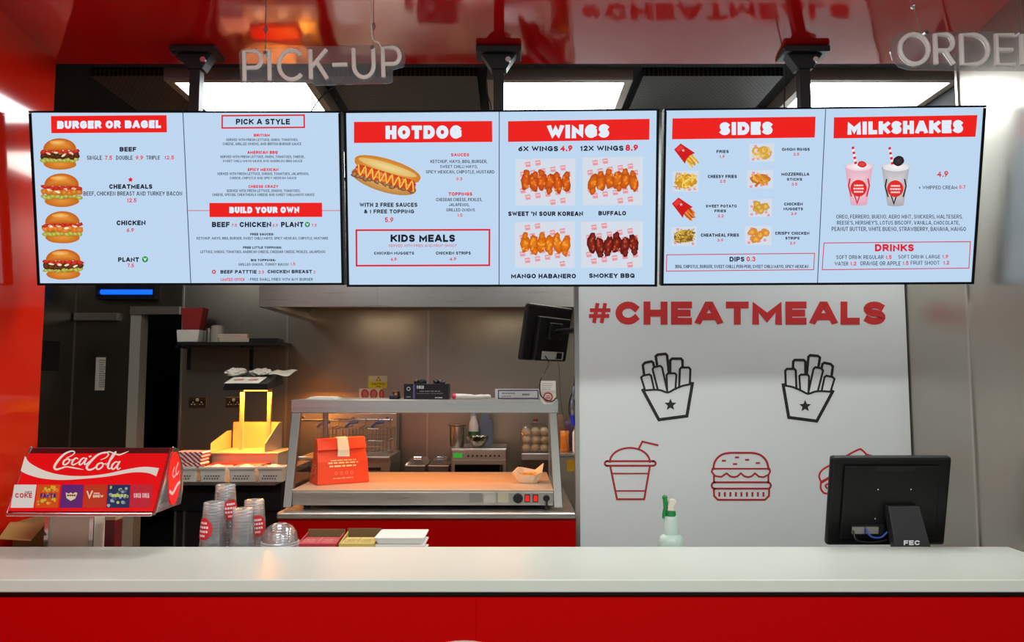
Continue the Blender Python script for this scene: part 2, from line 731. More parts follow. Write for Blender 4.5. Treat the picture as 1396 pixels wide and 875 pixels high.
# floor: dark boards
def floor_material():
    m = bpy.data.materials.new('dark_wood_floor')
    m.use_nodes = True
    nt = m.node_tree
    b = nt.nodes['Principled BSDF']
    tc = nt.nodes.new('ShaderNodeTexCoord')
    mp = nt.nodes.new('ShaderNodeMapping')
    mp.inputs['Rotation'].default_value = (0, 0, 0.9)
    br = nt.nodes.new('ShaderNodeTexBrick')
    br.inputs['Color1'].default_value = srgb(70, 74, 58)
    br.inputs['Color2'].default_value = srgb(52, 56, 46)
    br.inputs['Mortar'].default_value = srgb(24, 24, 22)
    br.inputs['Scale'].default_value = 1.0
    br.inputs['Brick Width'].default_value = 1.2
    br.inputs['Row Height'].default_value = 0.19
    br.inputs['Mortar Size'].default_value = 0.008
    nt.links.new(tc.outputs['Object'], mp.inputs['Vector'])
    nt.links.new(mp.outputs['Vector'], br.inputs['Vector'])
    nt.links.new(br.outputs['Color'], b.inputs['Base Color'])
    b.inputs['Roughness'].default_value = 0.35
    return m


struct('floor', MB().box(-4.2, 2.6, -3.0, 12.2, -0.05, 0), floor_material())

# kitchen ceiling
struct('ceiling', MB().box(-3.9, 2.6, YS - 0.02, 12.2, ZC, ZC + 0.08), CEIL_BLACK)


# perforated ceiling tiles between the lamps
def perforated():
    m = bpy.data.materials.new('perforated_black_metal')
    m.use_nodes = True
    nt = m.node_tree
    b = nt.nodes['Principled BSDF']
    tc = nt.nodes.new('ShaderNodeTexCoord')
    mp = nt.nodes.new('ShaderNodeMapping')
    mp.inputs['Scale'].default_value = (34, 34, 34)
    br = nt.nodes.new('ShaderNodeTexBrick')
    br.inputs['Color1'].default_value = srgb(8, 8, 8)
    br.inputs['Color2'].default_value = srgb(10, 10, 10)
    br.inputs['Mortar'].default_value = srgb(74, 66, 58)
    br.inputs['Scale'].default_value = 1
    br.inputs['Brick Width'].default_value = 0.7
    br.inputs['Row Height'].default_value = 0.5
    br.inputs['Mortar Size'].default_value = 0.09
    nt.links.new(tc.outputs['Object'], mp.inputs['Vector'])
    nt.links.new(mp.outputs['Vector'], br.inputs['Vector'])
    nt.links.new(br.outputs['Color'], b.inputs['Base Color'])
    b.inputs['Roughness'].default_value = 0.6
    return m


PERF = perforated()
for i, (a, b) in enumerate(((-1.93, -1.56), (-0.84, -0.16), (0.60, 1.24), (1.24, 1.24))):
    if b > a:
        struct('ceiling.%03d' % (i + 1), MB().box(a, b, 3.42, 3.86, ZC - 0.05, ZC - 0.002), PERF)

# red glossy soffit above the counter, rising towards the customers
zs = Za(87, YS)
tl = math.tan(math.radians(9))
s = MB()
nx, ny = 40, 16
y_near = 2.2
rnd = random.Random(3)
vs, fs = [], []
for j in range(ny + 1):
    for i in range(nx + 1):
        y = YS + (y_near - YS) * j / ny
        x = XL + (1.9 - XL) * i / nx
        z = zs + (YS - y) * tl
        vs.append((x, y, z))
for j in range(ny):
    for i in range(nx):
        a = j * (nx + 1) + i
        fs.append((a, a + 1, a + nx + 2, a + nx + 1))
s.add(vs, fs)
zn = zs + (YS - y_near) * tl
s.prism([(YS, zs + 0.0005), (YS, zs + 0.055), (y_near, zn + 0.055), (y_near, zn + 0.0005)], 0, XL, 1.9)
struct('ceiling_soffit', s, RED_SOFFIT)
# dark lip and perforated strip behind the soffit edge
struct('trim_1', MB().box(XL, 1.9, YS + 0.002, YS + 0.06, zs + 0.01, ZC), CEIL_BLACK)
# ceiling of the customers' side
struct('ceiling_hall', MB().box(-4.2, 2.6, -3.0, y_near + 0.05, zn + 0.06, zn + 0.12), mat('hall_ceiling_paint', (150, 148, 142), 0.8))

# red wall on the left, glossy, ends where the kitchen opens
struct('wall_left', MB().box(XL - 0.06, XL, 0.6, YS, 0, zn + 0.05), RED_WALL)
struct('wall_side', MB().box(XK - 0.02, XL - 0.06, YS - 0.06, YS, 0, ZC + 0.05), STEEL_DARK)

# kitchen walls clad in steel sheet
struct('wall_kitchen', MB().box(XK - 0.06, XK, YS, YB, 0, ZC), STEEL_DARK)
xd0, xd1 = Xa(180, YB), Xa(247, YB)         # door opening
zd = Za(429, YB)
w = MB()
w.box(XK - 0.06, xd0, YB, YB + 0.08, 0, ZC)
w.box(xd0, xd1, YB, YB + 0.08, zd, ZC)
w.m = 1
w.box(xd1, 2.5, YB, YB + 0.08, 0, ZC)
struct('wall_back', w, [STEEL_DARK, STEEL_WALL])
# seams and corner strips of the cladding
n_trim = [2]


def trim(x0, x1, y0, y1, z0, z1, m=GREY_TRIM):
    struct('trim_%d' % n_trim[0], MB().box(x0, x1, y0, y1, z0, z1), m)
    n_trim[0] += 1


for px in (392, 584):
    x = Xa(px, YB)
    trim(x - 0.008, x + 0.008, YB - 0.006, YB, 0, 2.6, STEEL)
trim(XK, XK + 0.012, YB - 0.012, YB, 0, 2.9, GREY_TRIM)
x = Xa(248, YB)
trim(x, x + 0.012, YB - 0.012, YB, 0, 2.5, STEEL)
# steel channel above the door and along the rear wall
trim(Xa(104, YB), Xa(162, YB), YB - 0.05, YB, Za(437, YB), Za(427, YB), STEEL_H)
# door frame and the dark room behind it
d = thing('door_1', 'dark open doorway with a pale grey frame in the rear wall', 'door', (xd0, YB, 0))
d['kind'] = 'structure'
frame_m = mat('grey_painted_frame', (176, 178, 168), 0.5)
MB().box(xd0, Xa(194, YB), YB - 0.03, YB + 0.1, 0, zd).build('door_jamb', frame_m, d)
MB().box(xd0, xd1, YB - 0.05, YB + 0.0, zd, Za(428, YB) + 0.06).build('door_header', STEEL_H, d)
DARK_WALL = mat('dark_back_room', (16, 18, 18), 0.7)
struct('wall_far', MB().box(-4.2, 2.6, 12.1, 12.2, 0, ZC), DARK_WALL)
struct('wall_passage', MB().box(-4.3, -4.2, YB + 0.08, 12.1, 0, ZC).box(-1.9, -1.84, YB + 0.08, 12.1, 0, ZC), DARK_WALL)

# right wall in brushed steel, in two sheets meeting at a seam
w = MB()
w.prism([(1.9, -0.5), (1.9, 3.2), (2.06, 3.22), (2.06, YP + 0.3), (2.5, YP + 0.3), (2.5, -0.5)], 2, 0, ZC + 0.2)
struct('wall_right', w, mat('right_steel_cladding', (176, 171, 160), 0.33, 0.95, brush=((60, 60, 1.0), 0.04)))
struct('trim_20', MB().box(1.893, 1.9, 3.185, 3.2, 0, ZC), STEEL)
# kitchen's right end, behind the partition
struct('wall_end', MB().box(2.05, 2.12, YP + 0.3, YB, 0, ZC), STEEL_DARK)

# black bulkhead board on the far sheet of the right wall, up to the ceiling
w = MB()
w.prism([(2.059, 3.23), (2.053, 3.23), (2.053, YP - .002), (2.059, YP - .002)], 2, 2.62, ZC - .001)
struct('trim_21', w, CEIL_BLACK)
# unseen glowing panels behind the menu screens, added to brighten the kitchen
kc = bpy.data.objects['ceiling']
for x in (-2.7, -1.0, 0.7):
    MB().box(x - .31, x + .31, 4.55, 5.17, ZC - .05, ZC - .002).build('fill_case', mat('lamp_frame_grey', (150, 138, 126), 0.5, 0.2), kc)
    MB().box(x - .28, x + .28, 4.58, 5.14, ZC - .056, ZC - .0505).build('light_diffuser', mat('kitchen_fill_panel', (255, 255, 255), 0.5, emit=(250, 250, 244), estr=KITCHEN_FILL), kc)

# white partition board with printed slogan and line drawings
xp0, xp1 = Xa(789, YP), 2.052
pt = thing('wall_partition', 'white partition board printed with a red slogan and food line drawings', 'wall', (xp0, YP, 0))
pt['kind'] = 'structure'
MB().box(xp0, xp1, YP, YP + 0.045, 0, ZC - 0.002).build('board', WHITE_PAINT, pt)
MB().box(xp0 - 0.022, xp0, YP - 0.004, YP + 0.05, 0, ZC - 0.002).build('edge_trim', STEEL, pt)
I3 = Matrix.Identity(3)


def part_canvas(ox=0, oy=0, s=1.0):
    return Canvas(plane_fn((xp0, YP, 0), I3, step=0.0008), ox, oy, s)


RED_INK, BLACK_INK = (196, 38, 42), (24, 18, 18)
c = part_canvas()
c.text('#CHEATMEALS', 800, 411, 1207, 442.5, 0.30, (206, 44, 44))
c.build('slogan', PRINT, pt, 'red slogan lettering')


for ox, oy, s, mir, dy, lab in ((780, 380, 3.978, None, 0, 'left'), (1000, 380, 3.976, 921, 7, 'right')):
    c = part_canvas(ox, oy, s)

    def q(pts, mir=mir, dy=dy):
        return [((mir - x if mir else x), y + dy) for x, y in pts]
    K = BLACK_INK
    for pts, t in (
            ([(390, 520), (383, 468), (395, 455), (430, 448), (440, 456), (444, 478)], 14),
            ([(461, 470), (453, 420), (464, 411), (506, 407), (515, 416), (524, 508)], 14),
            ([(531, 505), (532, 442), (542, 433), (590, 433), (598, 442), (599, 475)], 14),
            ([(394, 600), (374, 535), (385, 525), (418, 518), (428, 526), (444, 600)], 11),
            ([(464, 600), (436, 490), (445, 478), (478, 472), (488, 482), (516, 610)], 11),
            ([(515, 610), (512, 522), (520, 512), (556, 512), (565, 520), (560, 597)], 11),
            ([(580, 588), (584, 490), (592, 481), (632, 481), (641, 491), (638, 568)], 12)):
        c.stroke(q(pts), t, K)
    lip = smooth_path([(382, 606), (440, 602), (478, 604), (518, 616), (556, 598), (600, 580), (652, 570)], 5)
    c.stroke(q([tuple(p) for p in lip]), 11, K)
    c.stroke(q([(384, 604), (470, 764), (622, 744), (652, 568)]), 17, K)
    c.star(*q([(533, 683)])[0], 34, K)
    c.build('fries_drawing', PRINT, pt, 'black outline drawing of a box of fries, %s' % lab)

c = part_canvas(800, 580, 4.861)
R_ = (172, 24, 32)
T_ = 13
c.stroke(arc(285, 240, 132, -92, 180, 0, 20), T_, R_)
c.stroke([(135, 236), (440, 236)] + arc(440, 251, 16, -15, 90, -90, 6) + [(135, 266)] + arc(135, 251, 16, -15, 270, 90, 6), T_, R_, True)
c.stroke([(155, 268), (200, 488), (380, 488), (418, 268)], T_, R_)
c.stroke([(170, 318), (405, 318)], 10, R_)
c.stroke([(192, 433), (385, 433)], 10, R_)
c.stroke([(345, 152), (368, 106), (468, 130)], 13, R_)
c.build('cup_drawing', PRINT, pt, 'red outline drawing of a dome lidded cup')
c = part_canvas(800, 580, 4.861)
c.stroke(smooth_path([(838, 288), (848, 240), (880, 202), (930, 183), (1020, 181), (1110, 183), (1160, 202), (1192, 240), (1204, 288)], 4), 14, R_)
c.stroke([(832, 286), (1210, 286)], 11, R_)
wave = [(833, 290), (827, 306), (850, 334), (890, 340), (926, 316)]
for k in range(2):
    wave += [(926 + 94 * k + 24, 336), (926 + 94 * k + 48, 342), (926 + 94 * k + 72, 336), (926 + 94 * (k + 1), 316)]
wave += [(1140, 338), (1170, 342), (1205, 325), (1215, 300), (1208, 288)]
c.stroke(wave, 12, R_)
c.stroke([(842, 332), (842, 378)], 12, R_)
c.stroke([(1203, 332), (1203, 378)], 12, R_)
c.stroke([(846, 376), (1200, 376)] + arc(1200, 397, 19, -21, 90, -90, 6) + [(846, 418)] + arc(846, 397, 19, -21, 270, 90, 6), 13, R_, True)
c.stroke([(842, 420), (843, 466), (868, 492), (1180, 492), (1207, 466), (1208, 420)], 13, R_)
for i in range(9):
    c.stroke([(878 + 36.5 * i, 447), (878 + 36.5 * i, 464)], 13, R_)
for x_, y_ in ((908, 233), (995, 211), (1062, 227), (982, 255), (1133, 248)):
    c.stroke([(x_ - 8, y_), (x_ + 8, y_)], 12, R_)
c.build('burger_drawing', PRINT, pt, 'red outline drawing of a burger')
c = part_canvas(1080, 580, 4.373)
R2 = (196, 26, 36)
for pts in ([(240, 228), (385, 147), (418, 148), (446, 178)], [(180, 338), (420, 190), (448, 178), (476, 182), (500, 215), (470, 260), (240, 420)],
            [(250, 224), (182, 262), (160, 300), (172, 335)], [(172, 335), (250, 292)], [(172, 335), (170, 375), (190, 402), (216, 408), (240, 440), (330, 400)],
            [(206, 372), (198, 360), (206, 350), (222, 350), (236, 362), (262, 350)]):
    c.stroke(smooth_path(pts, 4), 11, R2)
c.build('sandwich_drawing', PRINT, pt, 'red outline drawing of a sandwich')

# ============================================================ ceiling lamps
LAMP = mat('light_diffuser', (255, 255, 255), 0.5, emit=(246, 252, 255), estr=CEIL_LAMP)
lamp_frame = mat('lamp_frame_grey', (150, 138, 126), 0.5, 0.2)
for i, (px0, px1, lab) in enumerate(((223, 424, 'square ceiling light panel above the burger menu screen'),
                                     (664, 863, 'square ceiling light panel above the hot dog and wings screen'),
                                     (1100, 1312, 'square ceiling light panel above the milkshakes screen'))):
    y0 = 3.40
    x0, x1 = P(px0, 110, y0).x, P(px1, 110, y0).x
    zl = Za(109, y0)
    t = thing('ceiling_light', lab, 'ceiling light', ((x0 + x1) / 2, y0 + 0.31, zl), group='square panels in the dark ceiling')
    m = MB()
    e = 0.035
    zt = ZC - 0.002
    m.box(x0, x1, y0, y0 + e, zl, zt).box(x0, x1, y0 + 0.62 - e, y0 + 0.62, zl, zt)
    m.box(x0, x0 + e, y0 + e, y0 + 0.62 - e, zl, zt).box(x1 - e, x1, y0 + e, y0 + 0.62 - e, zl, zt)
    m.build('frame', lamp_frame, t)
    MB().box(x0 + e, x1 - e, y0 + e, y0 + 0.62 - e, zl + 0.004, zl + 0.016).build('diffuser', LAMP, t)

# ============================================================ service counter
Zt = Za(745, 3.0)
yf = 2.503
ct = thing('service_counter', 'long red fronted service counter with a white worktop', 'counter', (0, 2.7, 0))
MB().box(XL + 0.002, 1.895, yf, 3.0, Zt - 0.04, Zt).build('worktop', WHITE_TOP, ct, bevel=0.004)
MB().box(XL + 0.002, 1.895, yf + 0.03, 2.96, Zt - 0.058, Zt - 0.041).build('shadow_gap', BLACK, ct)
b = MB()
for a0, a1 in ((XL + 0.002, -0.1145), (-0.1138, 1.895)):
    b.box(a0, a1, yf + 0.012, yf + 0.035, 0.1, Zt - 0.06)
b.build('front_panel', RED_COUNTER, ct)
MB().box(XL + 0.002, 1.895, yf + 0.06, yf + 0.09, 0, 0.1).build('kickboard', BLACK, ct)
MB().box(XL + 0.002, 1.895, 2.93, 2.96, 0.0, Zt - 0.06).build('back_panel', mat('grey_laminate', (120, 120, 118), 0.5), ct)
em = P(633, 873, yf + 0.01)
MB().lathe([(0.30, 0), (0.30, 0.003)], (em.x, yf + 0.0085, em.z - 0.30), 64, 'y').build('round_emblem', mat('emblem_white', (205, 200, 186), 0.4), ct, label='pale round emblem')
# lower work shelf on the staff side
Zw = 0.885
ws = thing('staff_work_shelf', 'white staff worktop running behind the service counter', 'worktop', (0, 3.25, 0))
MB().box(XL + 0.08, 1.87, 3.002, 3.44, Zw - 0.03, Zw).build('worktop', WHITE_TOP, ws)
for x in (-1.86, -0.9, 0.0, 0.9, 1.82):
    MB().box(x - 0.02, x + 0.02, 3.03, 3.42, 0, Zw - 0.031).build('support_panel', mat('grey_laminate'), ws)
# ============================================================ menu screens
INK, REDK, WHT = (26, 26, 44), (222, 34, 48), (226, 238, 252)
BAN = (236, 34, 30)
SCREEN_BG = mat('screen_backlight', (0, 0, 0), 0.25, 0, 0.1, emit=(190, 215, 240), estr=1.0)
BEZEL = mat('screen_bezel', (8, 9, 14), 0.6, 0, 0.15)
TW, TH = 1.243, 0.695
RR = random.Random(11)


def tv(loc, yaw, tilt, roll, label):
    rot = Euler((math.radians(tilt), math.radians(roll), math.radians(yaw)), 'XYZ')
    t = thing('menu_screen', label, 'screen', loc, rot, 'menu screens in a row above the counter')
    t['_base'] = (0, 0, 0)
    e = 0.010
    b = MB()
    b.box(-TW / 2, TW / 2, 0.0, 0.05, -TH / 2, -TH / 2 + e * .9).box(-TW / 2, TW / 2, 0.0, 0.05, TH / 2 - e * .7, TH / 2)
    b.box(-TW / 2, -TW / 2 + e, 0.0, 0.05, -TH / 2 + e * .9, TH / 2 - e).box(TW / 2 - e, TW / 2, 0.0, 0.05, -TH / 2 + e * .9, TH / 2 - e)
    b.box(-TW / 2 + e, TW / 2 - e, 0.02, 0.055, -TH / 2 + e * .9, TH / 2 - e)
    b.box(-TW * .32, TW * .32, 0.055, 0.085, -TH * .4, TH * .2)
    b.build('housing', BEZEL, t, world=False)
    MB().box(-TW / 2 + e, TW / 2 - e, 0.004, 0.016, -TH / 2 + e * .9, TH / 2 - e * .7).build('display', SCREEN_BG, t, world=False)
    fn = plane_fn(loc, rot.to_matrix(), step=0.0005, base=0.004)
    return t, fn


class Page:
    def __init__(self, t, fn, ox, oy, s):
        self.t, self.fn, self.o = t, fn, (ox, oy, s)
        self.txt = self.new()
        self.head = None

    def new(self):
        return Canvas(self.fn, *self.o)

    def banner(self, quad, text, box, wt=.30, skew=0.0):
        b = self.new()
        b.poly(quad, BAN)
        o = b.build('heading_banner', SCREEN_PRINT, self.t, 'red heading banner')
        c = self.new()
        c.layer = 2
        sl = (quad[1][1] - quad[0][1]) / (quad[1][0] - quad[0][0])
        c.text(text, *box, wt, WHT, 0, sl)
        c.build('heading_lettering', SCREEN_PRINT, o, 'white heading lettering')

    def frame(self, quad, t, col, text, box, wt=.24, tcol=INK):
        b = self.new()
        b.stroke(quad, t, col, True)
        o = b.build('heading_frame', SCREEN_PRINT, self.t, 'red outlined heading box')
        c = self.new()
        c.text(text, *box, wt, tcol)
        c.build('heading_lettering', SCREEN_PRINT, o)

    def T(self, rows, wt, col):
        for s, x0, y0, x1, y1 in rows:
            self.txt.text(s, x0, y0, x1, y1, wt, col)

    def done(self):
        self.txt.build('menu_text', SCREEN_PRINT, self.t)


def burger(pg, cx, cy, rx, ry, kind):
    c = pg.new()
    r = random.Random(kind)
    c.blob(cx, cy + ry * .66, rx * .86, ry * .36, (196, 104, 28), (230, 150, 60), 0, .02, 20, r)
    c.blob(cx, cy + ry * .2, rx * .84, ry * .36, (150, 90, 30), (190, 130, 50), 0, .06, 20, r)
    c.layer = 2
    for i in range(9):
        a = cx - rx * .85 + i * rx * .21
        c.blob(a, cy + ry * .40 + r.uniform(-4, 4), rx * .19, ry * .13, (130, 150, 40), (222, 206, 110), r.uniform(-.5, .5), .25, 9, r)
    c.layer = 3
    dark = {1: (60, 30, 20), 2: (190, 96, 30), 3: (206, 104, 34), 4: (70, 34, 22)}[kind]
    lite = {1: (104, 58, 34), 2: (232, 150, 60), 3: (238, 150, 66), 4: (120, 66, 40)}[kind]
    for i in range(8):
        a = cx - rx * .86 + i * rx * .245
        c.blob(a, cy + ry * .12 + r.uniform(-4, 5), rx * .19, ry * .2, dark, lite, r.uniform(-.6, .6), .25, 10, r)
    c.layer = 4
    for i in range(7):
        a = cx - rx * .84 + i * rx * .28
        c.blob(a, cy - ry * .14 + r.uniform(-4, 4), rx * .2, ry * .13, (170, 30, 26), (222, 66, 40), r.uniform(-.4, .4), .25, 9, r)
    for i in range(4):
        a = cx - rx * .6 + i * rx * .4
        c.blob(a, cy + r.uniform(-6, 10), rx * .13, ry * .07, (240, 226, 180), (248, 240, 214), r.uniform(-.6, .6), .25, 9, r)
    c.layer = 5
    dome = [(cx - rx * .86, cy - ry * .22)] + [(cx + rx * .86 * math.cos(a), cy - ry * .3 - ry * .68 * math.sin(a)) for a in [PI - PI * i / 14 for i in range(15)]] + [(cx + rx * .86, cy - ry * .22)]
    c.poly(dome, (192, 92, 22), (236, 156, 66))
    c.layer = 6
    c.blob(cx - rx * .12, cy - ry * .70, rx * .42, ry * .14, (232, 150, 62), (246, 196, 120), 0, .1, 14, r)
    c.build('burger_picture', SCREEN_PRINT, pg.t)


def green_v(pg, x, y, r):
    pg.txt.blob(x, y, r, r, (20, 150, 70), (20, 150, 70))
    l = pg.txt.layer
    pg.txt.layer = l + 1
    pg.txt.text('V', x - r * .5, y - r * .5, x + r * .5, y + r * .5, .3, (235, 250, 240))
    pg.txt.layer = l


def liner(c, x0, y0, x1, y1, r, big=True):
    """paper sheet with rows of pink stamp marks"""
    c.layer = 1
    w, h = x1 - x0, y1 - y0
    c.poly([(x0, y0 + 4), (x1, y0), (x1 - 1, y1), (x0 + 1, y1)], (212, 220, 232))
    c.layer = 2
    k = 6 if big else 5
    s = w / k
    rows = int(h / (s * .8)) + 2
    for j in range(-1, rows + 1):
        for i in range(k + 1):
            a = x0 + (i + .25 + .5 * (j % 2)) * s
            b = y0 + (j + .45) * s * .82 - i * s * .16 + s * .4
            q = s * .29
            if a - q > x0 and a + q < x1 and b - q > y0 + 4 and b + q < y1:
                c.poly([(a - q, b - q * .7), (a + q * .8, b - q), (a + q, b + q * .8), (a - q * .7, b + q)], (232, 152, 160))
                if big:
                    c.layer = 3
                    c.poly([(a - q * .7, b - q * .25), (a + q * .7, b - q * .35), (a + q * .7, b - .05 * q), (a - q * .7, b + q * .05)], (222, 224, 232))
                    c.layer = 2


def wings(pg, x0, y0, x1, y1, dark, mid, lite, seed):
    c = pg.new()
    r = random.Random(seed)
    liner(c, x0, y0, x1, y1, r)
    w = x1 - x0
    cy = (y0 + y1) / 2 + 2
    for i in range(6):
        x = x0 + w * (.17 + .135 * i)
        yy = cy + r.uniform(-8, 8)
        c.layer = 4 + i % 2
        c.blob(x, yy, w * .078, 42, dark, mid, r.uniform(-.25, .25), .14, 16, r)
        c.layer = 6
        c.blob(x + r.uniform(-8, 8), yy + r.choice((-36, 36)), w * .05, 18, dark, mid, r.uniform(-.5, .5), .2, 12, r)
        c.layer = 7
        for q in range(4):
            c.blob(x + r.uniform(-12, 12), yy + r.uniform(-28, 28), 5.5, 9, mid, lite, r.uniform(-1, 1), .2, 8, r)
    c.build('chicken_wings_picture', SCREEN_PRINT, pg.t)


def fry_tray(pg, cx, cy, w, h, cols, seed, shape='fries'):
    c = pg.new()
    r = random.Random(seed)
    liner(c, cx - w / 2, cy - h / 2, cx + w / 2, cy + h / 2, r, False)
    c.layer = 4
    d, m_, l_ = cols
    if shape == 'fries':
        c.blob(cx, cy, w * .4, h * .34, d, m_, 0, .12, 18, r)
        for i in range(46):
            c.layer = 5 + i % 4
            a = r.uniform(0, PI)
            x, y = cx + r.uniform(-.36, .36) * w, cy + r.uniform(-.3, .3) * h
            L = r.uniform(8, 15)
            c.stroke([(x - L * math.cos(a), y - L * math.sin(a)), (x + L * math.cos(a), y + L * math.sin(a))], 4.2, r.choice((m_, l_, d)))
    elif shape == 'rings':
        for i in range(7):
            c.layer = 4 + i
            c.ring(cx + r.uniform(-.24, .24) * w, cy + r.uniform(-.16, .2) * h, 15, 8, m_)
            c.ring(cx + r.uniform(-.24, .24) * w, cy + r.uniform(-.16, .2) * h, 14, 4, l_)
    elif shape == 'sticks':
        c.blob(cx, cy, w * .38, h * .27, d, m_, 0, .1, 18, r)
        for i in range(8):
            c.layer = 5 + i % 3
            a = r.uniform(-.9, .9)
            x, y = cx + r.uniform(-.2, .2) * w, cy + r.uniform(-.16, .18) * h
            c.stroke([(x - 22 * math.cos(a), y - 22 * math.sin(a)), (x + 22 * math.cos(a), y + 22 * math.sin(a))], 10, r.choice((m_, d, l_)))
    else:
        for i in range(9):
            c.layer = 4 + i
            c.blob(cx + r.uniform(-.3, .3) * w, cy + r.uniform(-.2, .22) * h, w * .15, h * .18, d, l_, r.uniform(0, PI), .18, 12, r)
    c.build('side_dish_picture', SCREEN_PRINT, pg.t)


def fries_carton(pg, cx, cy, cols, seed):
    c = pg.new()
    r = random.Random(seed)
    d, m_, l_ = cols
    for i in range(26):
        c.layer = 1 + i % 3
        u = r.uniform(-24, 24)
        L = r.uniform(24, 52)
        bx, by = cx + 5 + u * .62, cy + 4 - u * .5
        c.stroke([(bx, by), (bx + L * .72 + r.uniform(-5, 5), by + L * .78 + r.uniform(-5, 5))], 5.2, r.choice((m_, l_, d)))
    c.layer = 5
    c.poly([(cx - 58, cy - 24), (cx - 28, cy - 52), (cx + 38, cy - 8), (cx + 14, cy + 4), (cx - 2, cy + 22), (cx - 8, cy + 42)], (206, 28, 30))
    c.layer = 6
    c.poly([(cx - 52, cy - 24), (cx - 30, cy - 45), (cx - 14, cy - 34), (cx - 36, cy - 12)], (228, 60, 56))
    c.star(cx - 16, cy - 20, 8, (240, 190, 190))
    c.build('fries_carton_picture', SCREEN_PRINT, pg.t)


def shake(pg, cx, cy, cols, dark):
    c = pg.new()
    body, lite, drip = cols
    c.layer = 1
    c.poly([(cx - 62, cy - 88), (cx + 62, cy - 88), (cx + 36, cy + 82), (cx - 36, cy + 82)], body, lite)
    c.layer = 2
    c.blob(cx, cy - 92, 72, 13, (196, 206, 220), (222, 232, 242), 0, 0, 22)
    c.blob(cx, cy + 82, 36, 6, body, body, 0, 0, 16)
    c.layer = 3
    c.blob(cx, cy - 84, 58, 18, lite, (248, 248, 250), 0, .05, 18)
    for sx in (-1, 1):
        c.stroke([(cx + sx * 40, cy - 30), (cx + sx * 46, cy), (cx + sx * 34, cy + 44)], 6, drip)
    c.stroke([(cx - 20, cy + 40), (cx - 8, cy + 76), (cx + 4, cy + 40)], 6, drip)
    c.layer = 4
    c.blob(cx - 2, cy + 10, 36, 37, (224, 44, 44), (224, 44, 44), 0, 0, 24)
    c.layer = 5
    for k, ww in ((-12, 20), (2, 23), (16, 20)):
        c.scrib(cx - 2 - ww, cy + 5 + k, cx - 2 + ww, cy + 15 + k, (250, 225, 225))
    c.layer = 4
    for i in range(8):
        x, y = cx - 28 + i * 1.9, cy - 172 + i * 11
        c.poly([(x - 5, y), (x + 6, y - 3), (x + 8, y + 8), (x - 3, y + 11)], (220, 40, 50) if i % 2 == 0 else (244, 236, 240))
    c.layer = 6
    if dark:
        c.blob(cx + 12, cy - 112, 25, 22, (34, 28, 30), (66, 56, 56), -.4, .03, 20)
    else:
        c.blob(cx + 12, cy - 96, 20, 15, (200, 36, 40), (236, 80, 70), 0, .1, 16)
    c.build('milkshake_picture', SCREEN_PRINT, pg.t)


# ---- first screen
t1, f1 = tv((-1.305, 3.05, 2.39), 0.3, 9.3, -0.1, 'menu screen on the left listing burgers and bagels')
pg = Page(t1, f1, 30, 140, 3.365)
pg.banner([(133, 61), (663, 57), (665, 136), (135, 140)], 'BURGER OR BAGEL', (162, 84, 638, 120), .32)
for i, (x, y, rx, ry) in enumerate(((175, 234, 88, 72), (183, 400, 92, 77), (187, 570, 92, 74), (190, 740, 92, 70))):
    burger(pg, x, y, rx, ry, i + 1)
pg.T([('BEEF', 448, 203, 524, 224), ('CHEATMEALS', 400, 374, 598, 395), ('CHICKEN', 434, 540, 567, 562), ('PLANT', 441, 709, 537, 730)], .27, INK)
pg.T([('SINGLE', 298, 243, 367, 262), ('DOUBLE', 432, 243, 508, 262), ('TRIPLE', 570, 243, 633, 261), ('BEEF, CHICKEN BREAST AND TURKEY BACON', 282, 407, 735, 426)], .16, (48, 50, 66))
pg.T([('7.5', 380, 243, 414, 262), ('9.9', 522, 243, 556, 262), ('12.5', 654, 243, 698, 260), ('12.5', 482, 438, 526, 457), ('6.9', 480, 575, 514, 593), ('7.5', 484, 738, 514, 755)], .19, REDK)
pg.txt.star(498, 353, 12, REDK, .6)
green_v(pg, 565, 718, 14)
pg.txt.stroke([(738, 36), (775, 838)], 4, (70, 84, 104))
pg.done()
pg = Page(t1, f1, 240, 140, 3.367)
pg.frame([(212, 60), (588, 57), (589, 113), (212, 116)], 7, REDK, 'PICK A STYLE', (275, 74, 523, 100))
pg.T([('BRITISH', 357, 143, 430, 156), ('AMERICAN BBQ', 327, 221, 467, 235), ('SPICY MEXICAN', 328, 300, 470, 314), ('CHEESE CRAZY', 332, 378, 470, 391)], .26, REDK)
pg.T([('SERVED WITH FRESH LETTUCE, ONION, TOMATOES,', 230, 164, 560, 176), ('CHEESE, GRILLED ONIONS, AND BRITISH BURGER SAUCE', 215, 183, 575, 195),
      ('SERVED WITH FRESH LETTUCE, ONION, TOMATOES, CHEESE,', 203, 242, 590, 254), ('SWEET CHILLI MAYO SAUCE AND AMERICAN BBQ SAUCE', 215, 262, 580, 273),
      ('SERVED WITH FRESH LETTUCE, ONIONS, TOMATOES, JALAPENOS,', 190, 320, 610, 332), ('CHEESE, CHIPOTLE AND SPICY MEXICAN SAUCE', 247, 340, 553, 351),
      ('SERVED WITH FRESH LETTUCE, ONIONS, TOMATOES,', 233, 398, 570, 410), ('CHEESE, SPECIAL CHEATMEALS CHEESE AND SWEET CHILLI MAYO SAUCE', 167, 416, 635, 428),
      ('KETCHUP, MAYO, BBQ, BURGER, SWEET CHILLI MAYO, SPICY MEXICAN, CHIPOTLE, MUSTARD', 95, 616, 698, 628),
      ('LETTUCE, ONIONS, TOMATOES, AMERICAN CHEESE, CHEDDAR CHEESE, PICKLES, JALAPENOS', 112, 678, 685, 690),
      ('GRILLED ONIONS, TURKEY BACON', 287, 736, 517, 748), ('- FREE SMALL FRIES WITH ANY BURGER', 330, 804, 628, 817)], .165, (50, 52, 70))
pg.txt.stroke([(50, 495), (153, 495)], 3, REDK)
pg.txt.stroke([(671, 495), (760, 495)], 3, REDK)
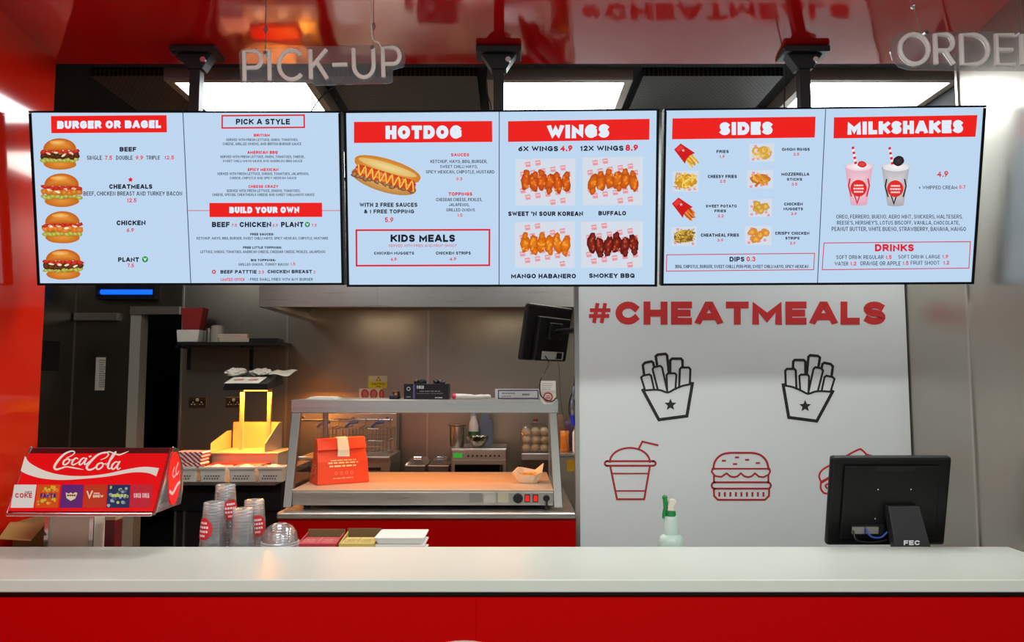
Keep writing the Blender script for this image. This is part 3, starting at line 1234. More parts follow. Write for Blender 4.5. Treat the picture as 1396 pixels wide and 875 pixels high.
pg.banner([(153, 460), (670, 459), (671, 524), (154, 525)], 'BUILD YOUR OWN', (245, 478, 566, 507), .32)
pg.T([('BEEF', 165, 547, 246, 571), ('CHICKEN', 292, 547, 437, 571), ('PLANT', 482, 547, 585, 571), ('FREE SAUCES:', 341, 598, 449, 609), ('FREE LITTLE TOPPINGS:', 308, 659, 485, 670),
      ('BIG TOPPINGS:', 344, 717, 457, 728), ('BEEF PATTTIE', 204, 768, 370, 784), ('CHICKEN BREAST', 420, 767, 624, 783)], .26, INK)
pg.T([('7.5', 255, 556, 280, 569), ('6.9', 443, 556, 468, 569), ('7.5', 622, 556, 646, 569), ('1.5', 525, 733, 548, 747), ('2.5', 379, 770, 405, 784), ('2', 630, 770, 640, 783), ('LIMITED OFFER', 205, 805, 315, 818)], .18, REDK)
green_v(pg, 603, 559, 12)
pg.txt.ring(174, 776, 7, 5, REDK)
pg.done()

# ---- second screen
t2, f2 = tv((-0.045, 3.005, 2.378), -1.8, 9.0, 0.18, 'menu screen in the middle listing hot dogs and wings')
pg = Page(t2, f2, 460, 140, 3.367)
pg.banner([(76, 88), (710, 84), (711, 180), (76, 185)], 'HOTDOG', (221, 106, 570, 167), .33)
c = pg.new()
r = random.Random(5)


def hd(u, v):        # along the bun, across it
    a = math.radians(17)
    return (222 + u * math.cos(a) - v * math.sin(a), 332 + u * math.sin(a) + v * math.cos(a))


c.poly([hd(155 * math.cos(2 * PI * i / 26), 30 + 48 * math.sin(2 * PI * i / 26)) for i in range(26)], (190, 130, 60), (226, 180, 110))
c.layer = 2
for i in range(16):
    x, y = hd(-140 + i * 18.5, 34 + r.uniform(-6, 8))
    c.blob(x, y, 15, 13, (110, 44, 50), (190, 150, 90), 0, .3, 9, r)
c.layer = 3
c.poly([hd(158 * math.cos(2 * PI * i / 26), -32 + 42 * math.sin(2 * PI * i / 26) + (8 if math.sin(2 * PI * i / 26) > 0 else 0)) for i in range(26)], (204, 124, 40), (236, 176, 90))
c.layer = 4
c.poly([hd(140 * math.cos(2 * PI * i / 26) - 2, -36 + 20 * math.sin(2 * PI * i / 26)) for i in range(26)], (222, 186, 104), (240, 216, 150))
c.layer = 5
pts = [hd(-142, 2), hd(-130, -12), hd(130, -14), hd(146, 0), hd(146, 24), hd(134, 36), hd(-130, 34), hd(-144, 22)]
c.poly(pts, (196, 62, 30), (226, 96, 46))
c.layer = 6
for i in range(22):
    x, y = hd(r.uniform(-135, 135), r.uniform(-6, 30))
    c.blob(x, y, 9, 5, (232, 120, 60), (242, 150, 84), r.uniform(0, PI), .2, 8, r)
c.layer = 7
zz = []
for i in range(9):
    zz += [hd(-132 + i * 32, -8), hd(-112 + i * 32, 34)]
c.stroke(smooth_path(zz, 4), 6, (244, 196, 76))
c.build('hot_dog_picture', SCREEN_PRINT, t2)
pg.T([('SAUCES', 521, 232, 605, 246), ('TOPPINGS', 510, 411, 619, 427)], .25, REDK)
pg.T([('KETCHUP, MAYO, BBQ, BURGER,', 427, 262, 687, 277), ('SWEET CHILLI MAYO,', 471, 286, 643, 300), ('SPICY MEXICAN, CHIPOTLE, MUSTARD', 406, 310, 720, 325),
      ('CHEDDAR CHEESE, PICKLES,', 453, 437, 664, 452), ('JALAPENOS,', 512, 461, 605, 475), ('GRILLED ONIONS', 500, 485, 631, 499)], .16, (46, 48, 66))
pg.T([('0.3', 546, 342, 573, 356), ('1.0', 551, 508, 574, 523), ('5.9', 218, 526, 257, 549), ('4.9', 244, 710, 272, 726), ('4.9', 515, 709, 545, 725)], .19, REDK)
pg.T([('SERVED WITH FRIES AND FRUIT SHOOT', 235, 650, 548, 662)], .14, REDK)
pg.T([('WITH 2 FREE SAUCES', 102, 459, 367, 478), ('& 1 FREE TOPPING', 122, 490, 352, 508), ('CHICKEN NUGGETS', 168, 684, 352, 697), ('CHICKEN STRIPS', 452, 683, 612, 697)], .24, INK)
pg.frame([(87, 585), (698, 583), (697, 746), (88, 748)], 8, REDK, 'KIDS MEALS', (244, 605, 540, 639), .27)
pg.txt.stroke([(743, 36), (742, 838)], 4, (70, 84, 104))
pg.done()
pg = Page(t2, f2, 670, 140, 3.367)
pg.banner([(76, 85), (726, 74), (724, 170), (76, 180)], 'WINGS', (256, 103, 540, 165), .34)
pg.T([('6X WINGS', 123, 199, 306, 223), ('12X WINGS', 408, 197, 606, 221)], .26, INK)
pg.T([('4.9', 316, 195, 372, 223), ('8.9', 615, 192, 673, 221)], .25, REDK)
pg.T([("SWEET 'N SOUR KOREAN", 77, 499, 420, 520), ('BUFFALO', 491, 497, 618, 517), ('MANGO HABANERO', 90, 785, 388, 806), ('SMOKEY BBQ', 448, 783, 657, 804)], .27, INK)
wings(pg, 110, 255, 385, 472, (176, 64, 14), (224, 104, 26), (240, 144, 50), 1)
wings(pg, 418, 247, 695, 470, (184, 72, 14), (226, 118, 28), (242, 160, 50), 2)
wings(pg, 108, 545, 383, 757, (196, 88, 14), (236, 136, 30), (246, 178, 60), 3)
wings(pg, 411, 543, 695, 757, (84, 18, 14), (146, 44, 28), (196, 96, 66), 4)
pg.done()

# ---- third screen
t3, f3 = tv((1.22, 2.995, 2.383), -1.5, 12.0, -0.1, 'menu screen on the right listing sides, milkshakes and drinks')
pg = Page(t3, f3, 890, 140, 3.367)
pg.banner([(90, 72), (747, 64), (743, 160), (88, 168)], 'SIDES', (306, 90, 549, 149), .34)
pg.T([('FRIES', 292, 217, 348, 231), ('CHEESY FRIES', 252, 331, 385, 346), ('SWEET POTATO', 243, 468, 385, 481), ('FRIES', 283, 490, 336, 503), ('CHEATMEAL FRIES', 220, 600, 395, 615),
      ('ONION RINGS', 592, 207, 720, 221), ('MOZZERELLA', 590, 321, 718, 335), ('STICKS', 615, 345, 685, 358), ('CHICKEN', 602, 458, 688, 472), ('NUGGETS', 600, 481, 689, 494),
      ('CRISPY CHICKEN', 561, 592, 718, 606), ('STRIPS', 608, 615, 673, 628), ('DIPS', 352, 707, 420, 729)], .25, INK)
pg.T([('1.9', 306, 240, 330, 254), ('2.5', 308, 354, 334, 367), ('2.2', 298, 513, 325, 526), ('3.9', 296, 624, 323, 637), ('2.5', 645, 230, 672, 243), ('3.5', 637, 367, 663, 380),
      ('3.9', 634, 503, 660, 516), ('3.9', 629, 638, 655, 651), ('0.3', 430, 706, 471, 728)], .2, REDK)
pg.T([('BBQ, CHIPOTLE, BURGER, SWEET CHILLI, PERI-PERI, SWEET CHILLI MAYO, SPICY MEXICAN', 103, 744, 715, 759)], .165, (50, 52, 70))
pg.txt.stroke([(64, 698), (742, 691), (738, 766), (62, 773)], 4, (206, 70, 96), True)
pg.txt.stroke([(793, 32), (755, 834)], 4, (70, 84, 104))
Y3 = ((196, 140, 30), (232, 184, 60), (246, 214, 110))
O3 = ((170, 66, 20), (216, 104, 36), (236, 140, 66))
G3 = ((176, 124, 40), (214, 164, 66), (238, 200, 110))
fries_carton(pg, 155, 239, Y3, 1)
fry_tray(pg, 150, 360, 120, 95, Y3, 2)
fries_carton(pg, 145, 487, O3, 3)
fry_tray(pg, 143, 612, 117, 90, ((120, 84, 30), (196, 156, 56), (226, 196, 96)), 4)
fry_tray(pg, 500, 228, 115, 85, G3, 5, 'rings')
fry_tray(pg, 492, 350, 120, 85, ((190, 110, 30), (220, 144, 50), (240, 176, 84)), 6, 'sticks')
fry_tray(pg, 492, 482, 110, 82, ((196, 140, 40), (226, 176, 70), (236, 200, 100)), 7, 'nuggets')
fry_tray(pg, 483, 608, 122, 90, ((206, 128, 36), (232, 160, 60), (246, 186, 90)), 8, 'nuggets')
pg.done()
pg = Page(t3, f3, 1110, 130, 3.241)
pg.banner([(87, 97), (721, 87), (712, 183), (85, 190)], 'MILKSHAKES', (146, 117, 657, 174), .33)
shake(pg, 197, 400, ((226, 172, 190), (240, 206, 216), (204, 40, 56)), False)
shake(pg, 359, 402, ((176, 172, 176), (222, 220, 222), (40, 32, 34)), True)
pg.T([('4.9', 543, 334, 592, 360), ('0.7', 640, 397, 668, 412), ('1.5', 316, 706, 342, 723), ('1.9', 566, 704, 592, 720), ('1.2', 160, 734, 186, 751), ('1.5', 391, 732, 417, 749), ('1.2', 570, 730, 596, 747)], .2, REDK)
pg.T([('+ WHIPPED CREAM', 462, 399, 632, 415), ('OREO, FERRERO, BUENO, AERO MINT, SNICKERS, MALTESERS,', 97, 527, 655, 544), ("REESE'S, HERSHEY'S, LOTUS BISCOFF, VANILLA, CHOCOLATE,", 100, 554, 641, 571),
      ('PEANUT BUTTER, WHITE BUENO, STRAWBERRY, BANANA, MANGO', 77, 581, 670, 599), ('SOFT DRINK REGULAR', 97, 706, 306, 723), ('SOFT DRINK LARGE', 371, 705, 556, 721), ('WATER', 90, 735, 150, 752),
      ('ORANGE OR APPLE', 203, 733, 381, 751), ('FRUIT SHOOT', 426, 731, 553, 748)], .14, (44, 46, 60))
pg.T([('DRINKS', 268, 657, 440, 689)], .27, REDK)
pg.txt.stroke([(43, 652), (690, 646), (683, 763), (35, 770)], 4, (206, 70, 96), True)
pg.done()

# ---- ceiling poles that carry the screens
for px, lab, tvz in ((268, 'black ceiling pole behind the burger menu screen', 0), (680, 'black ceiling pole behind the hot dog and wings screen', 1), (1095, 'black ceiling pole behind the sides and milkshakes screen', 2)):
    yp = 3.17
    zp = zs + (YS - yp) * tl
    x = P(px, 110, yp).x
    t = thing('screen_pole', lab, 'screen mount', (x, yp, zp), group='ceiling poles carrying the menu screens')
    MB().box(x - 0.095, x + 0.095, yp - 0.06, yp + 0.06, zp - 0.022, zp + 0.004).build('ceiling_plate', BLACK_METAL, t, bevel=0.004)
    MB().prism([(x - 0.075, zp - 0.02), (x + 0.075, zp - 0.02), (x + 0.05, zp - 0.055), (x + 0.032, zp - 0.085), (x - 0.032, zp - 0.085), (x - 0.05, zp - 0.055)], 1, yp - 0.03, yp + 0.03).build('bracket', BLACK_METAL, t, bevel=0.003)
    MB().box(x - 0.022, x + 0.022, yp - 0.022, yp + 0.022, zp - 0.62, zp - 0.08).build('pole', BLACK_METAL, t)
    MB().lathe([(0.012, 0), (0.012, 0.012)], (x + 0.04, yp - 0.042, zp - 0.05), 10, 'y').build('bolt', CHROME, t)
    a = (-1.305, -0.045, 1.22)[tvz]
    yc = (3.05, 3.005, 2.995)[tvz]
    MB().box(x - 0.1, x + 0.1, yc + 0.092, yp - 0.022, 2.44, 2.52).build('screen_plate', BLACK_METAL, t)
# loose cables beside the poles
for px, pts, lab in ((1068, [(1061, 20), (1068, 45), (1066, 70), (1071, 86), (1070, 110), (1069, 150)], 'thin black cable hanging beside the right ceiling pole'),
                     (668, [(663, 118), (665, 130), (669, 142), (672, 156)], 'thin black cable hanging beside the middle ceiling pole'),
                     (440, [(470, 108), (452, 120), (436, 135), (424, 152)], 'thin black cable looping behind the unlit PICK-UP sign')):
    yy = [3.12, 3.13, 3.14, 3.17, 3.2, 3.2]
    if px != 1068:
        yy = [3.32, 3.33, 3.33, 3.33]
    else:
        pts = pts[3:]
        yy = [3.215, 3.22, 3.22]
    wp = [P(a, b, y) for (a, b), y in zip(pts, yy)]
    if px != 1068:
        wp.insert(0, Vector((wp[0].x, wp[0].y, ZC)))
    q = smooth_path(wp, 5)
    o = MB().tube(q, 0.003, 6).build('cable', BLACK, loc=q[0], smooth=True)
    tag(o, lab, 'cable')

# ============================================================ unlit neon signs
ACRYL = clear('clear_acrylic', (236, 236, 236), 0.10, 0.08, 0.35, haze=0.07)
TUBE = mat('unlit_neon_tube', (240, 236, 228), 0.35)


def sign(loc, rot, label, glyphs, plate, s, hooks):
    """glyphs: (char, x0, y0, x1, y1) in metres of the sign plane"""
    t = thing('neon_sign', label, 'sign', loc, rot)
    t['_base'] = (0, 0, 0)
    MB().prism(plate, 1, 0.0, 0.006).build('backing_plate', ACRYL, t, world=False)
    for ch, x0, y0, x1, y1 in glyphs:
        g = GL[ch]
        b = MB()
        cl = False
        r = 0.0078 * s
        for st in g[1]:
            if st == 'c':
                cl = True
                continue
            if ch == 'I':
                st = [(.5, 0), (.5, 1)]
            pts = [(x0 + (x1 - x0) * u, -0.0075, y0 + (y1 - y0) * v) for u, v in st]
            b.tube(pts, r, 8, cl)
            cl = False
        b.build('letter_tube', TUBE, t, world=False, smooth=True)
    for hx, hz in hooks:
        b = MB()
        b.lathe([(0.007, -0.016), (0.007, 0.012)], (hx, 0, hz), 10, 'y')
        b.build('hook_bolt', CHROME, t, world=False)
    return t


yg = 2.72
k = yg / FPX * 1.02     # metres per photograph pixel at the sign
o = P(439, 88, yg)
g = []
for ch, x0, x1 in (('P', 334, 357), ('I', 365, 371), ('C', 381, 414), ('K', 424, 446), ('-', 454, 474), ('U', 483, 510), ('P', 523, 546)):
    g.append((ch, (x0 - 439) * k, -21 * k, (x1 - 439) * k, 20 * k))
plate = [(-111, -25), (-14, -25), (-10, -29), (92, -29), (96, -26), (97, -10), (112, -6), (115, 5), (113, 18), (105, 26), (60, 26), (-100, 26), (-110, 24), (-113, 18)]
sign(o, (0, math.radians(-2.5), math.radians(2)), 'unlit white tube sign reading PICK-UP on clear acrylic', g, [(a * k, b * k) for a, b in plate], 1, [(-76 * k, 17 * k), (70 * k, 20 * k)])


def soffit_z(y):
    return zs + (YS - y) * tl


def hang(px, py, yq, lab, n, ringed=True):
    a = P(px, py, yq - 0.004)
    top = Vector((a.x, yq - 0.02, soffit_z(yq - 0.02) - 0.001))
    t = thing('hanging_wire', lab, 'wire', top)
    MB().tube([a, a.lerp(top, .5), top], 0.0014, 6).build('wire', GREY_TRIM, t)
    if ringed:
        mpt = a.lerp(top, .32)
        pts = [mpt + Vector((0.006 * math.cos(q), 0, 0.012 * math.sin(q))) for q in [2 * PI * i / 14 for i in range(14)]]
        MB().tube(pts, 0.0022, 6, True).build('ring_clip', GREY_TRIM, t)
    MB().lathe([(0.012, -0.008), (0.012, 0)], top, 12).build('ceiling_hook', CHROME, t)
    return t


hang(362, 74, yg, 'thin wire with ring holding the left end of the PICK-UP sign', 0)
hang(509, 68, yg, 'thin wire holding the right end of the PICK-UP sign', 1)
a = P(524, 72, yg - 0.01)
b_ = P(507, 47, yg - 0.02)
top = Vector((P(506, 10, yg).x, yg - 0.02, soffit_z(yg - 0.02) - 0.001))
tag(MB().tube(smooth_path([a, P(516, 58, yg - 0.014), b_, top], 5), 0.0024, 6).build('power_cable', WHITE_PLASTIC, loc=top, smooth=True),
    'white power cable running up from the PICK-UP sign', 'cable')

yg2 = 2.62
k = yg2 / FPX * 1.02
o = P(1330, 69, yg2)
g = []
for ch, x0, x1 in (('O', 1224, 1263), ('R', 1273, 1297), ('D', 1309, 1345), ('E', 1357, 1381), ('R', 1392, 1418)):
    g.append((ch, (x0 - 1330) * k, -21 * k, (x1 - 1330) * k, 21 * k))
plate = [(-92, -28), (98, -28), (102, -24), (102, 22), (98, 27), (-92, 27), (-108, 22), (-116, 10), (-118, -2), (-115, -14), (-106, -24)]
sign(o, (0, math.radians(0.5), 0), 'unlit white tube sign reading ORDER on clear acrylic', g, [(a * k, b * k) for a, b in plate], 1.08, [(-70 * k, 23 * k), (60 * k, 24 * k)])
a = P(1257, 44, yg2 - 0.004)
top = P(1225, 0, yg2 - 0.02)
top = Vector((top.x, yg2 - 0.02, soffit_z(yg2 - 0.02) - 0.001))
t = thing('hanging_wire', 'thin wire holding the left end of the ORDER sign', 'wire', top)
MB().tube([a, a.lerp(top, .5), top], 0.0014, 6).build('wire', GREY_TRIM, t)
MB().sphere(a.lerp(top, .35), 0.010, 0.010, 0.010).build('wire_clamp', CHROME, t, smooth=True)
hang(1391, 42, yg2, 'thin wire holding the right end of the ORDER sign', 3, False)
# ============================================================ rear of the kitchen
# extractor hood
xh0, xh1 = Xa(352, 5.2), 2.04
zh = Za(418, 5.2)
h = thing('extractor_hood', 'long stainless steel extractor hood above the cooking line', 'extractor hood', (0, 5.8, zh))
b = MB()
b.box(xh0, xh1, 5.2, 5.215, zh, ZC).box(xh0, xh0 + 0.015, 5.215, YB - 0.002, zh, ZC)
b.build('canopy', STEEL_H, h)
b = MB()
b.box(xh0 + 0.015, xh1, 5.215, 5.27, zh + 0.004, zh + 0.03).box(xh0 + 0.015, xh0 + 0.07, 5.27, YB - 0.01, zh + 0.004, zh + 0.03)
b.build('drip_rim', STEEL_H, h)
MB().box(xh0 + 0.07, xh1, 5.45, YB - 0.02, zh + 0.10, zh + 0.12).build('filter_bank', mat('hood_filter_steel', (120, 112, 100), 0.45, 0.9), h)
MB().box(xh0 + 0.8, xh0 + 0.81, 5.192, 5.2, zh + 0.02, ZC).build('seam_strip', STEEL, h)
HB = mat('hood_bulb', (255, 230, 190), 0.4, emit=(255, 214, 150), estr=6)
for px in (430, 482, 614):
    x = Xa(px, 5.34)
    MB().lathe([(0.045, 0), (0.045, 0.03)], (x, 5.36, zh + 0.03), 16).build('hood_lamp', HB, h)
for i, x in enumerate((-1.2, 0.0, 1.1)):
    area_light('hood_light', (x, 5.75, zh + 0.09), (0, 0, 0), 0.5, 0.12, 7 * HOOD_LAMP, (1, 0.82, 0.6))

# insect killer with blue tube, high on the rear wall
z0, z1 = Za(409, YB), Za(391, YB)
x0, x1 = Xa(136, YB), Xa(216, YB)
u = thing('insect_killer', 'wall mounted insect killer with a glowing blue tube', 'insect killer', ((x0 + x1) / 2, YB, z0))
b = MB()
b.box(x0, x1, YB - 0.03, YB - 0.001, z0, z1 + 0.06).box(x0, x1, YB - 0.09, YB - 0.03, z0, z0 + 0.018).box(x0, x1, YB - 0.09, YB - 0.03, z1 + 0.045, z1 + 0.06)
b.box(x0, x0 + 0.02, YB - 0.09, YB - 0.03, z0 + 0.018, z1 + 0.045).box(x1 - 0.02, x1, YB - 0.09, YB - 0.03, z0 + 0.018, z1 + 0.045)
b.build('casing', BLACK_METAL, u)
UV = mat('blue_tube', (20, 80, 255), 0.4, emit=(20, 100, 255), estr=1.3)
for dz in (Za(398, YB - .06) - z0,):
    MB().lathe([(0.021, x0 + 0.03), (0.021, x1 - 0.03)], (0, YB - 0.06, z0 + dz), 12, 'x').build('tube', UV, u, smooth=True)

# notice on the rear wall
n = thing('wall_notice', 'tall white printed notice stuck on the steel wall left of the doorway', 'notice', P(140, 509, YB))
x0, x1 = Xa(133, YB), Xa(146, YB)
MB().box(x0, x1, YB - 0.004, YB - 0.0005, Za(532, YB), Za(487, YB)).build('sheet', OFFWHITE, n)
c = Canvas(plane_fn(tuple(P(140, 509, YB)), I3, step=0.001, base=-0.004))
for i in range(13):
    y = 491 + i * 3
    c.stroke([(135.5, y), (143.5 - (i * 7 % 3), y)], 0.9, (90, 90, 88))
c.build('printed_lines', PRINT, n)

# dark box and steel post near the red wall
b = MB().box(XK, XK + 0.05, 6.0, 6.22, Za(505, 6.1), Za(464, 6.1)).build('wall_box', BLACK, loc=(XK, 6.1, Za(485, 6.1)), bevel=0.004)
tag(b, 'small dark box on the kitchen side wall behind the red wall', 'wall box')
st = thing('steel_upright', 'short brushed steel upright behind the drinks machine beside the red wall', 'steel post', (Xa(39, 3.5), 3.5, 0))
MB().box(Xa(35, 3.5), Xa(42, 3.5), 3.485, 3.515, 0, Za(561, 3.5)).build('post', STEEL, st)
MB().box(Xa(34, 3.5), Xa(44, 3.5), 3.475, 3.525, Za(563, 3.5), Za(560, 3.5)).build('cap', BLACK, st)

# wall shelf with its load
ys0, ys1 = YB - 0.30, YB - 0.002
zsf = Za(466, ys0)
x0, x1 = Xa(242, ys0), Xa(384, ys0)
sh = thing('wall_shelf', 'black wall shelf on two brackets on the rear steel wall', 'shelf', ((x0 + x1) / 2, YB - 0.15, zsf))
MB().box(x0, x1, ys0, ys1, zsf - 0.025, zsf).build('board', BLACK_METAL, sh)
for px in (259, 344):
    x = Xa(px, YB - 0.01)
    m = MB().box(x - 0.014, x + 0.014, YB - 0.02, YB - 0.002, zsf - 0.22, zsf - 0.026)
    m.box(x - 0.010, x + 0.010, YB - 0.26, YB - 0.02, zsf - 0.045, zsf - 0.026)
    m.build('bracket', BLACK_METAL, sh)
ys = YB - 0.2
RED_CARD = mat('dark_red_card', (150, 18, 22), 0.6)
# white tray with red cartons standing in it
x0, x1 = Xa(246, ys), Xa(277, ys)
t = MB().prism([(x0 + 0.01, zsf + 0.0005), (x1 - 0.01, zsf + 0.0005), (x1, zsf + 0.1), (x0, zsf + 0.1)], 1, ys - 0.08, ys + 0.08).build('white_tub', WHITE_PLASTIC, loc=((x0 + x1) / 2, ys, zsf), bevel=0.006)
tag(t, 'white plastic tub at the left end of the wall shelf', 'tub')
zt = zsf + 0.101
r_ = thing('red_carton', 'dark red flared carton standing on the white tub on the shelf', 'carton', ((x0 + x1) / 2, ys, zt))
xa, xb = Xa(250, ys), Xa(280, ys)
MB().prism([(xa + 0.02, zt), (xb - 0.03, zt), (xb, Za(420, ys)), (xa, Za(421, ys))], 1, ys - 0.06, ys + 0.06).build('carton_body', RED_CARD, r_)
c = Canvas(plane_fn((r_.location.x, ys - 0.0605, zt), I3, step=0.0008))
c.scrib(257, 430, 272, 433, (214, 90, 90)).scrib(255, 435, 273, 438, (214, 90, 90))
c.build('carton_lettering', PRINT, r_)
x = Xa(283.5, ys)
tag(MB().lathe([(0.028, 0), (0.028, 0.115), (0.026, 0.115), (0.026, 0.01), (0, 0.01)], (x, ys, zsf + 0.0005), 20).build('steel_beaker', CHROME, loc=(x, ys, zsf), smooth=True),
    'small steel beaker next to the white tub on the wall shelf', 'beaker')
x = Xa(297, ys)
t = thing('plastic_canister', 'round cloudy plastic canister on the wall shelf', 'canister', (x, ys, zsf))
CAN = mat('cloudy_plastic', (176, 170, 158), 0.4)
MB().lathe([(0.050, 0), (0.053, 0.10), (0.051, 0.112), (0.046, 0.112)], (x, ys, zsf + 0.0005), 24).build('canister_body', CAN, t, smooth=True)
MB().lathe([(0.052, 0.1125), (0.050, 0.135), (0.02, 0.142), (0, 0.143)], (x, ys, zsf + 0.0005), 24).build('canister_lid', CAN, t, smooth=True)
x0, x1 = Xa(303, ys), Xa(344, ys)
rr_ = random.Random(2)
for i in range(4):
    q = rr_.uniform(-0.008, 0.008)
    zz = zsf + 0.0005 + i * 0.0165
    m = MB()
    m.prism([(x0 + q, zz), (x1 + q - 0.01, zz), (x1 + q, zz + 0.008), (x1 + q - 0.012, zz + 0.016), (x0 + q, zz + 0.016)], 1, ys - 0.08, ys + 0.08)
    tag(m.build('folded_cloth', mat('folded_cloth_white', (206, 198, 186), 0.9), loc=((x0 + x1) / 2, ys, zz), bevel=0.004),
        'pale folded cloth in the flat pile on the wall shelf', 'cloth', 'folded cloths piled on the wall shelf')['group'] = 'folded cloths piled on the wall shelf'
x0, x1 = Xa(345, ys), Xa(383, ys)
m = MB().box(x0, x1, ys - 0.09, ys + 0.09, zsf + 0.0005, zsf + 0.012).box(x0, x1, ys - 0.09, ys - 0.082, zsf + 0.012, zsf + 0.03).box(x0, x1, ys + 0.082, ys + 0.09, zsf + 0.012, zsf + 0.03)
m.box(x0, x0 + 0.008, ys - 0.082, ys + 0.082, zsf + 0.012, zsf + 0.03).box(x1 - 0.008, x1, ys - 0.082, ys + 0.082, zsf + 0.012, zsf + 0.03)
tag(m.build('flat_tray', BLACK, loc=((x0 + x1) / 2, ys, zsf)), 'low black tray at the right end of the wall shelf', 'tray')

# double sockets
BRASS = mat('warm_steel_plate', (150, 120, 80), 0.3, 0.9)
for px0, px1, lab in ((261, 285, 'double wall socket nearer the doorway'), (311, 333, 'double wall socket behind the heated lamp stand')):
    x0, x1 = Xa(px0, YB), Xa(px1, YB)
    z0, z1 = Za(555, YB), Za(541, YB)
    s = thing('wall_socket', lab, 'socket', ((x0 + x1) / 2, YB, z0), group='double sockets on the rear wall')
    MB().box(x0, x1, YB - 0.010, YB - 0.0005, z0, z1).build('plate', BRASS, s, bevel=0.002)
    w = (x1 - x0)
    for q in (.27, .73):
        xc = x0 + w * q
        MB().box(xc - 0.024, xc + 0.024, YB - 0.013, YB - 0.0105, z0 + 0.012, z0 + 0.055).build('outlet', BLACK, s)
        for dx, dz in ((0, 0.042), (-0.012, 0.024), (0.012, 0.024)):
            MB().box(xc + dx - 0.006, xc + dx + 0.006, YB - 0.0145, YB - 0.0135, z0 + dz - 0.005, z0 + dz + 0.005).build('pin_hole', mat('socket_white', (220, 200, 170), .5), s)
    MB().box(x0 + w * .42, x0 + w * .58, YB - 0.016, YB - 0.0105, z0 + 0.05, z0 + 0.075).build('rocker_switch', mat('socket_white'), s)

# safety signs on the rear wall
YW = YB - 0.002
s = thing('caution_sign', 'small yellow caution sign with a warning triangle on the rear wall', 'sign', P(516, 521, YW))
MB().box(Xa(503, YW), Xa(528.5, YW), YW - 0.004, YW, Za(529, YW), Za(512, YW)).build('plate', mat('sign_yellow', (214, 208, 40), 0.5), s)
c = Canvas(plane_fn(tuple(P(516, 521, YW)), I3, step=0.001, base=-0.004))
c.rect(504, 512.5, 528, 520, (206, 208, 190))
c.layer = 2
c.poly([(516, 513), (519.5, 519.3), (512.5, 519.3)], (230, 210, 30))
c.stroke([(516, 513.4), (519, 519), (513, 519)], .7, (30, 30, 20), True)
c.text('CAUTION', 507, 522, 525, 524.6, .2, (40, 40, 20)).scrib(513, 526, 519, 527.6, (60, 60, 30))
c.build('sign_print', PRINT, s)
s = thing('prohibition_sign', 'white sign with three red prohibition roundels on the rear wall', 'sign', P(507, 536, YW))
MB().box(Xa(491, YW), Xa(523, YW), YW - 0.004, YW, Za(545, YW), Za(529.5, YW)).build('plate', OFFWHITE, s)
c = Canvas(plane_fn(tuple(P(507, 536, YW)), I3, step=0.001, base=-0.004))
for x in (497.5, 509.5, 520.2):
    c.blob(x, 537, 4.6 if x < 515 else 3, 6, (212, 120, 120), (212, 120, 120), 0, 0, 18)
    c.layer = 2
    c.stroke([(x + (4.4 if x < 515 else 2.6) * math.cos(a), 537 + 5.8 * math.sin(a)) for a in [2 * PI * i / 18 for i in range(18)]], 1.5, (196, 20, 24), True)
    c.layer = 1
c.build('roundels', PRINT, s)

# ------------------------------------------------------------ fryer range with hanging baskets
yf_ = 5.75
fr = thing('deep_fryer', 'stainless steel deep fryer with a tall splash back under the hood', 'fryer', (Xa(476, yf_), 6.0, 0))
x0, x1 = Xa(412, 6.3), Xa(543, 6.3)
MB().box(x0, x1, 6.28, 6.42, 0.9, Za(563, 6.3)).build('splash_back', STEEL, fr, bevel=0.004)
ztop = Za(622, yf_)
MB().box(Xa(412, yf_), Xa(534, yf_), yf_, 6.28, 0.1, ztop).build('cabinet', STEEL, fr, bevel=0.006)
MB().box(Xa(505, yf_), Xa(522, yf_), yf_ - 0.012, yf_ - 0.001, Za(641, yf_), Za(637, yf_)).build('control_slot', BLACK, fr)
MB().box(Xa(416, yf_), Xa(534, yf_), yf_ - 0.03, yf_ - 0.001, ztop - 0.02, ztop).build('front_rim', STEEL_H, fr, bevel=0.003)
MB().lathe([(0.008, x0 + 0.03), (0.008, x1 - 0.03)], (0, 6.24, Za(572, 6.24)), 10, 'x').build('hanging_rail', CHROME, fr, smooth=True)
for px in (417, 483, 530):
    MB().lathe([(0.012, -0.03), (0.012, 0.0)], (Xa(px, 6.27), 6.28, Za(570, 6.27)), 10, 'y').build('rail_boss', CHROME, fr)
WIRE = mat('basket_wire', (150, 146, 138), 0.3, 0.9)
BLUEG = mat('blue_grip', (40, 80, 150), 0.5)
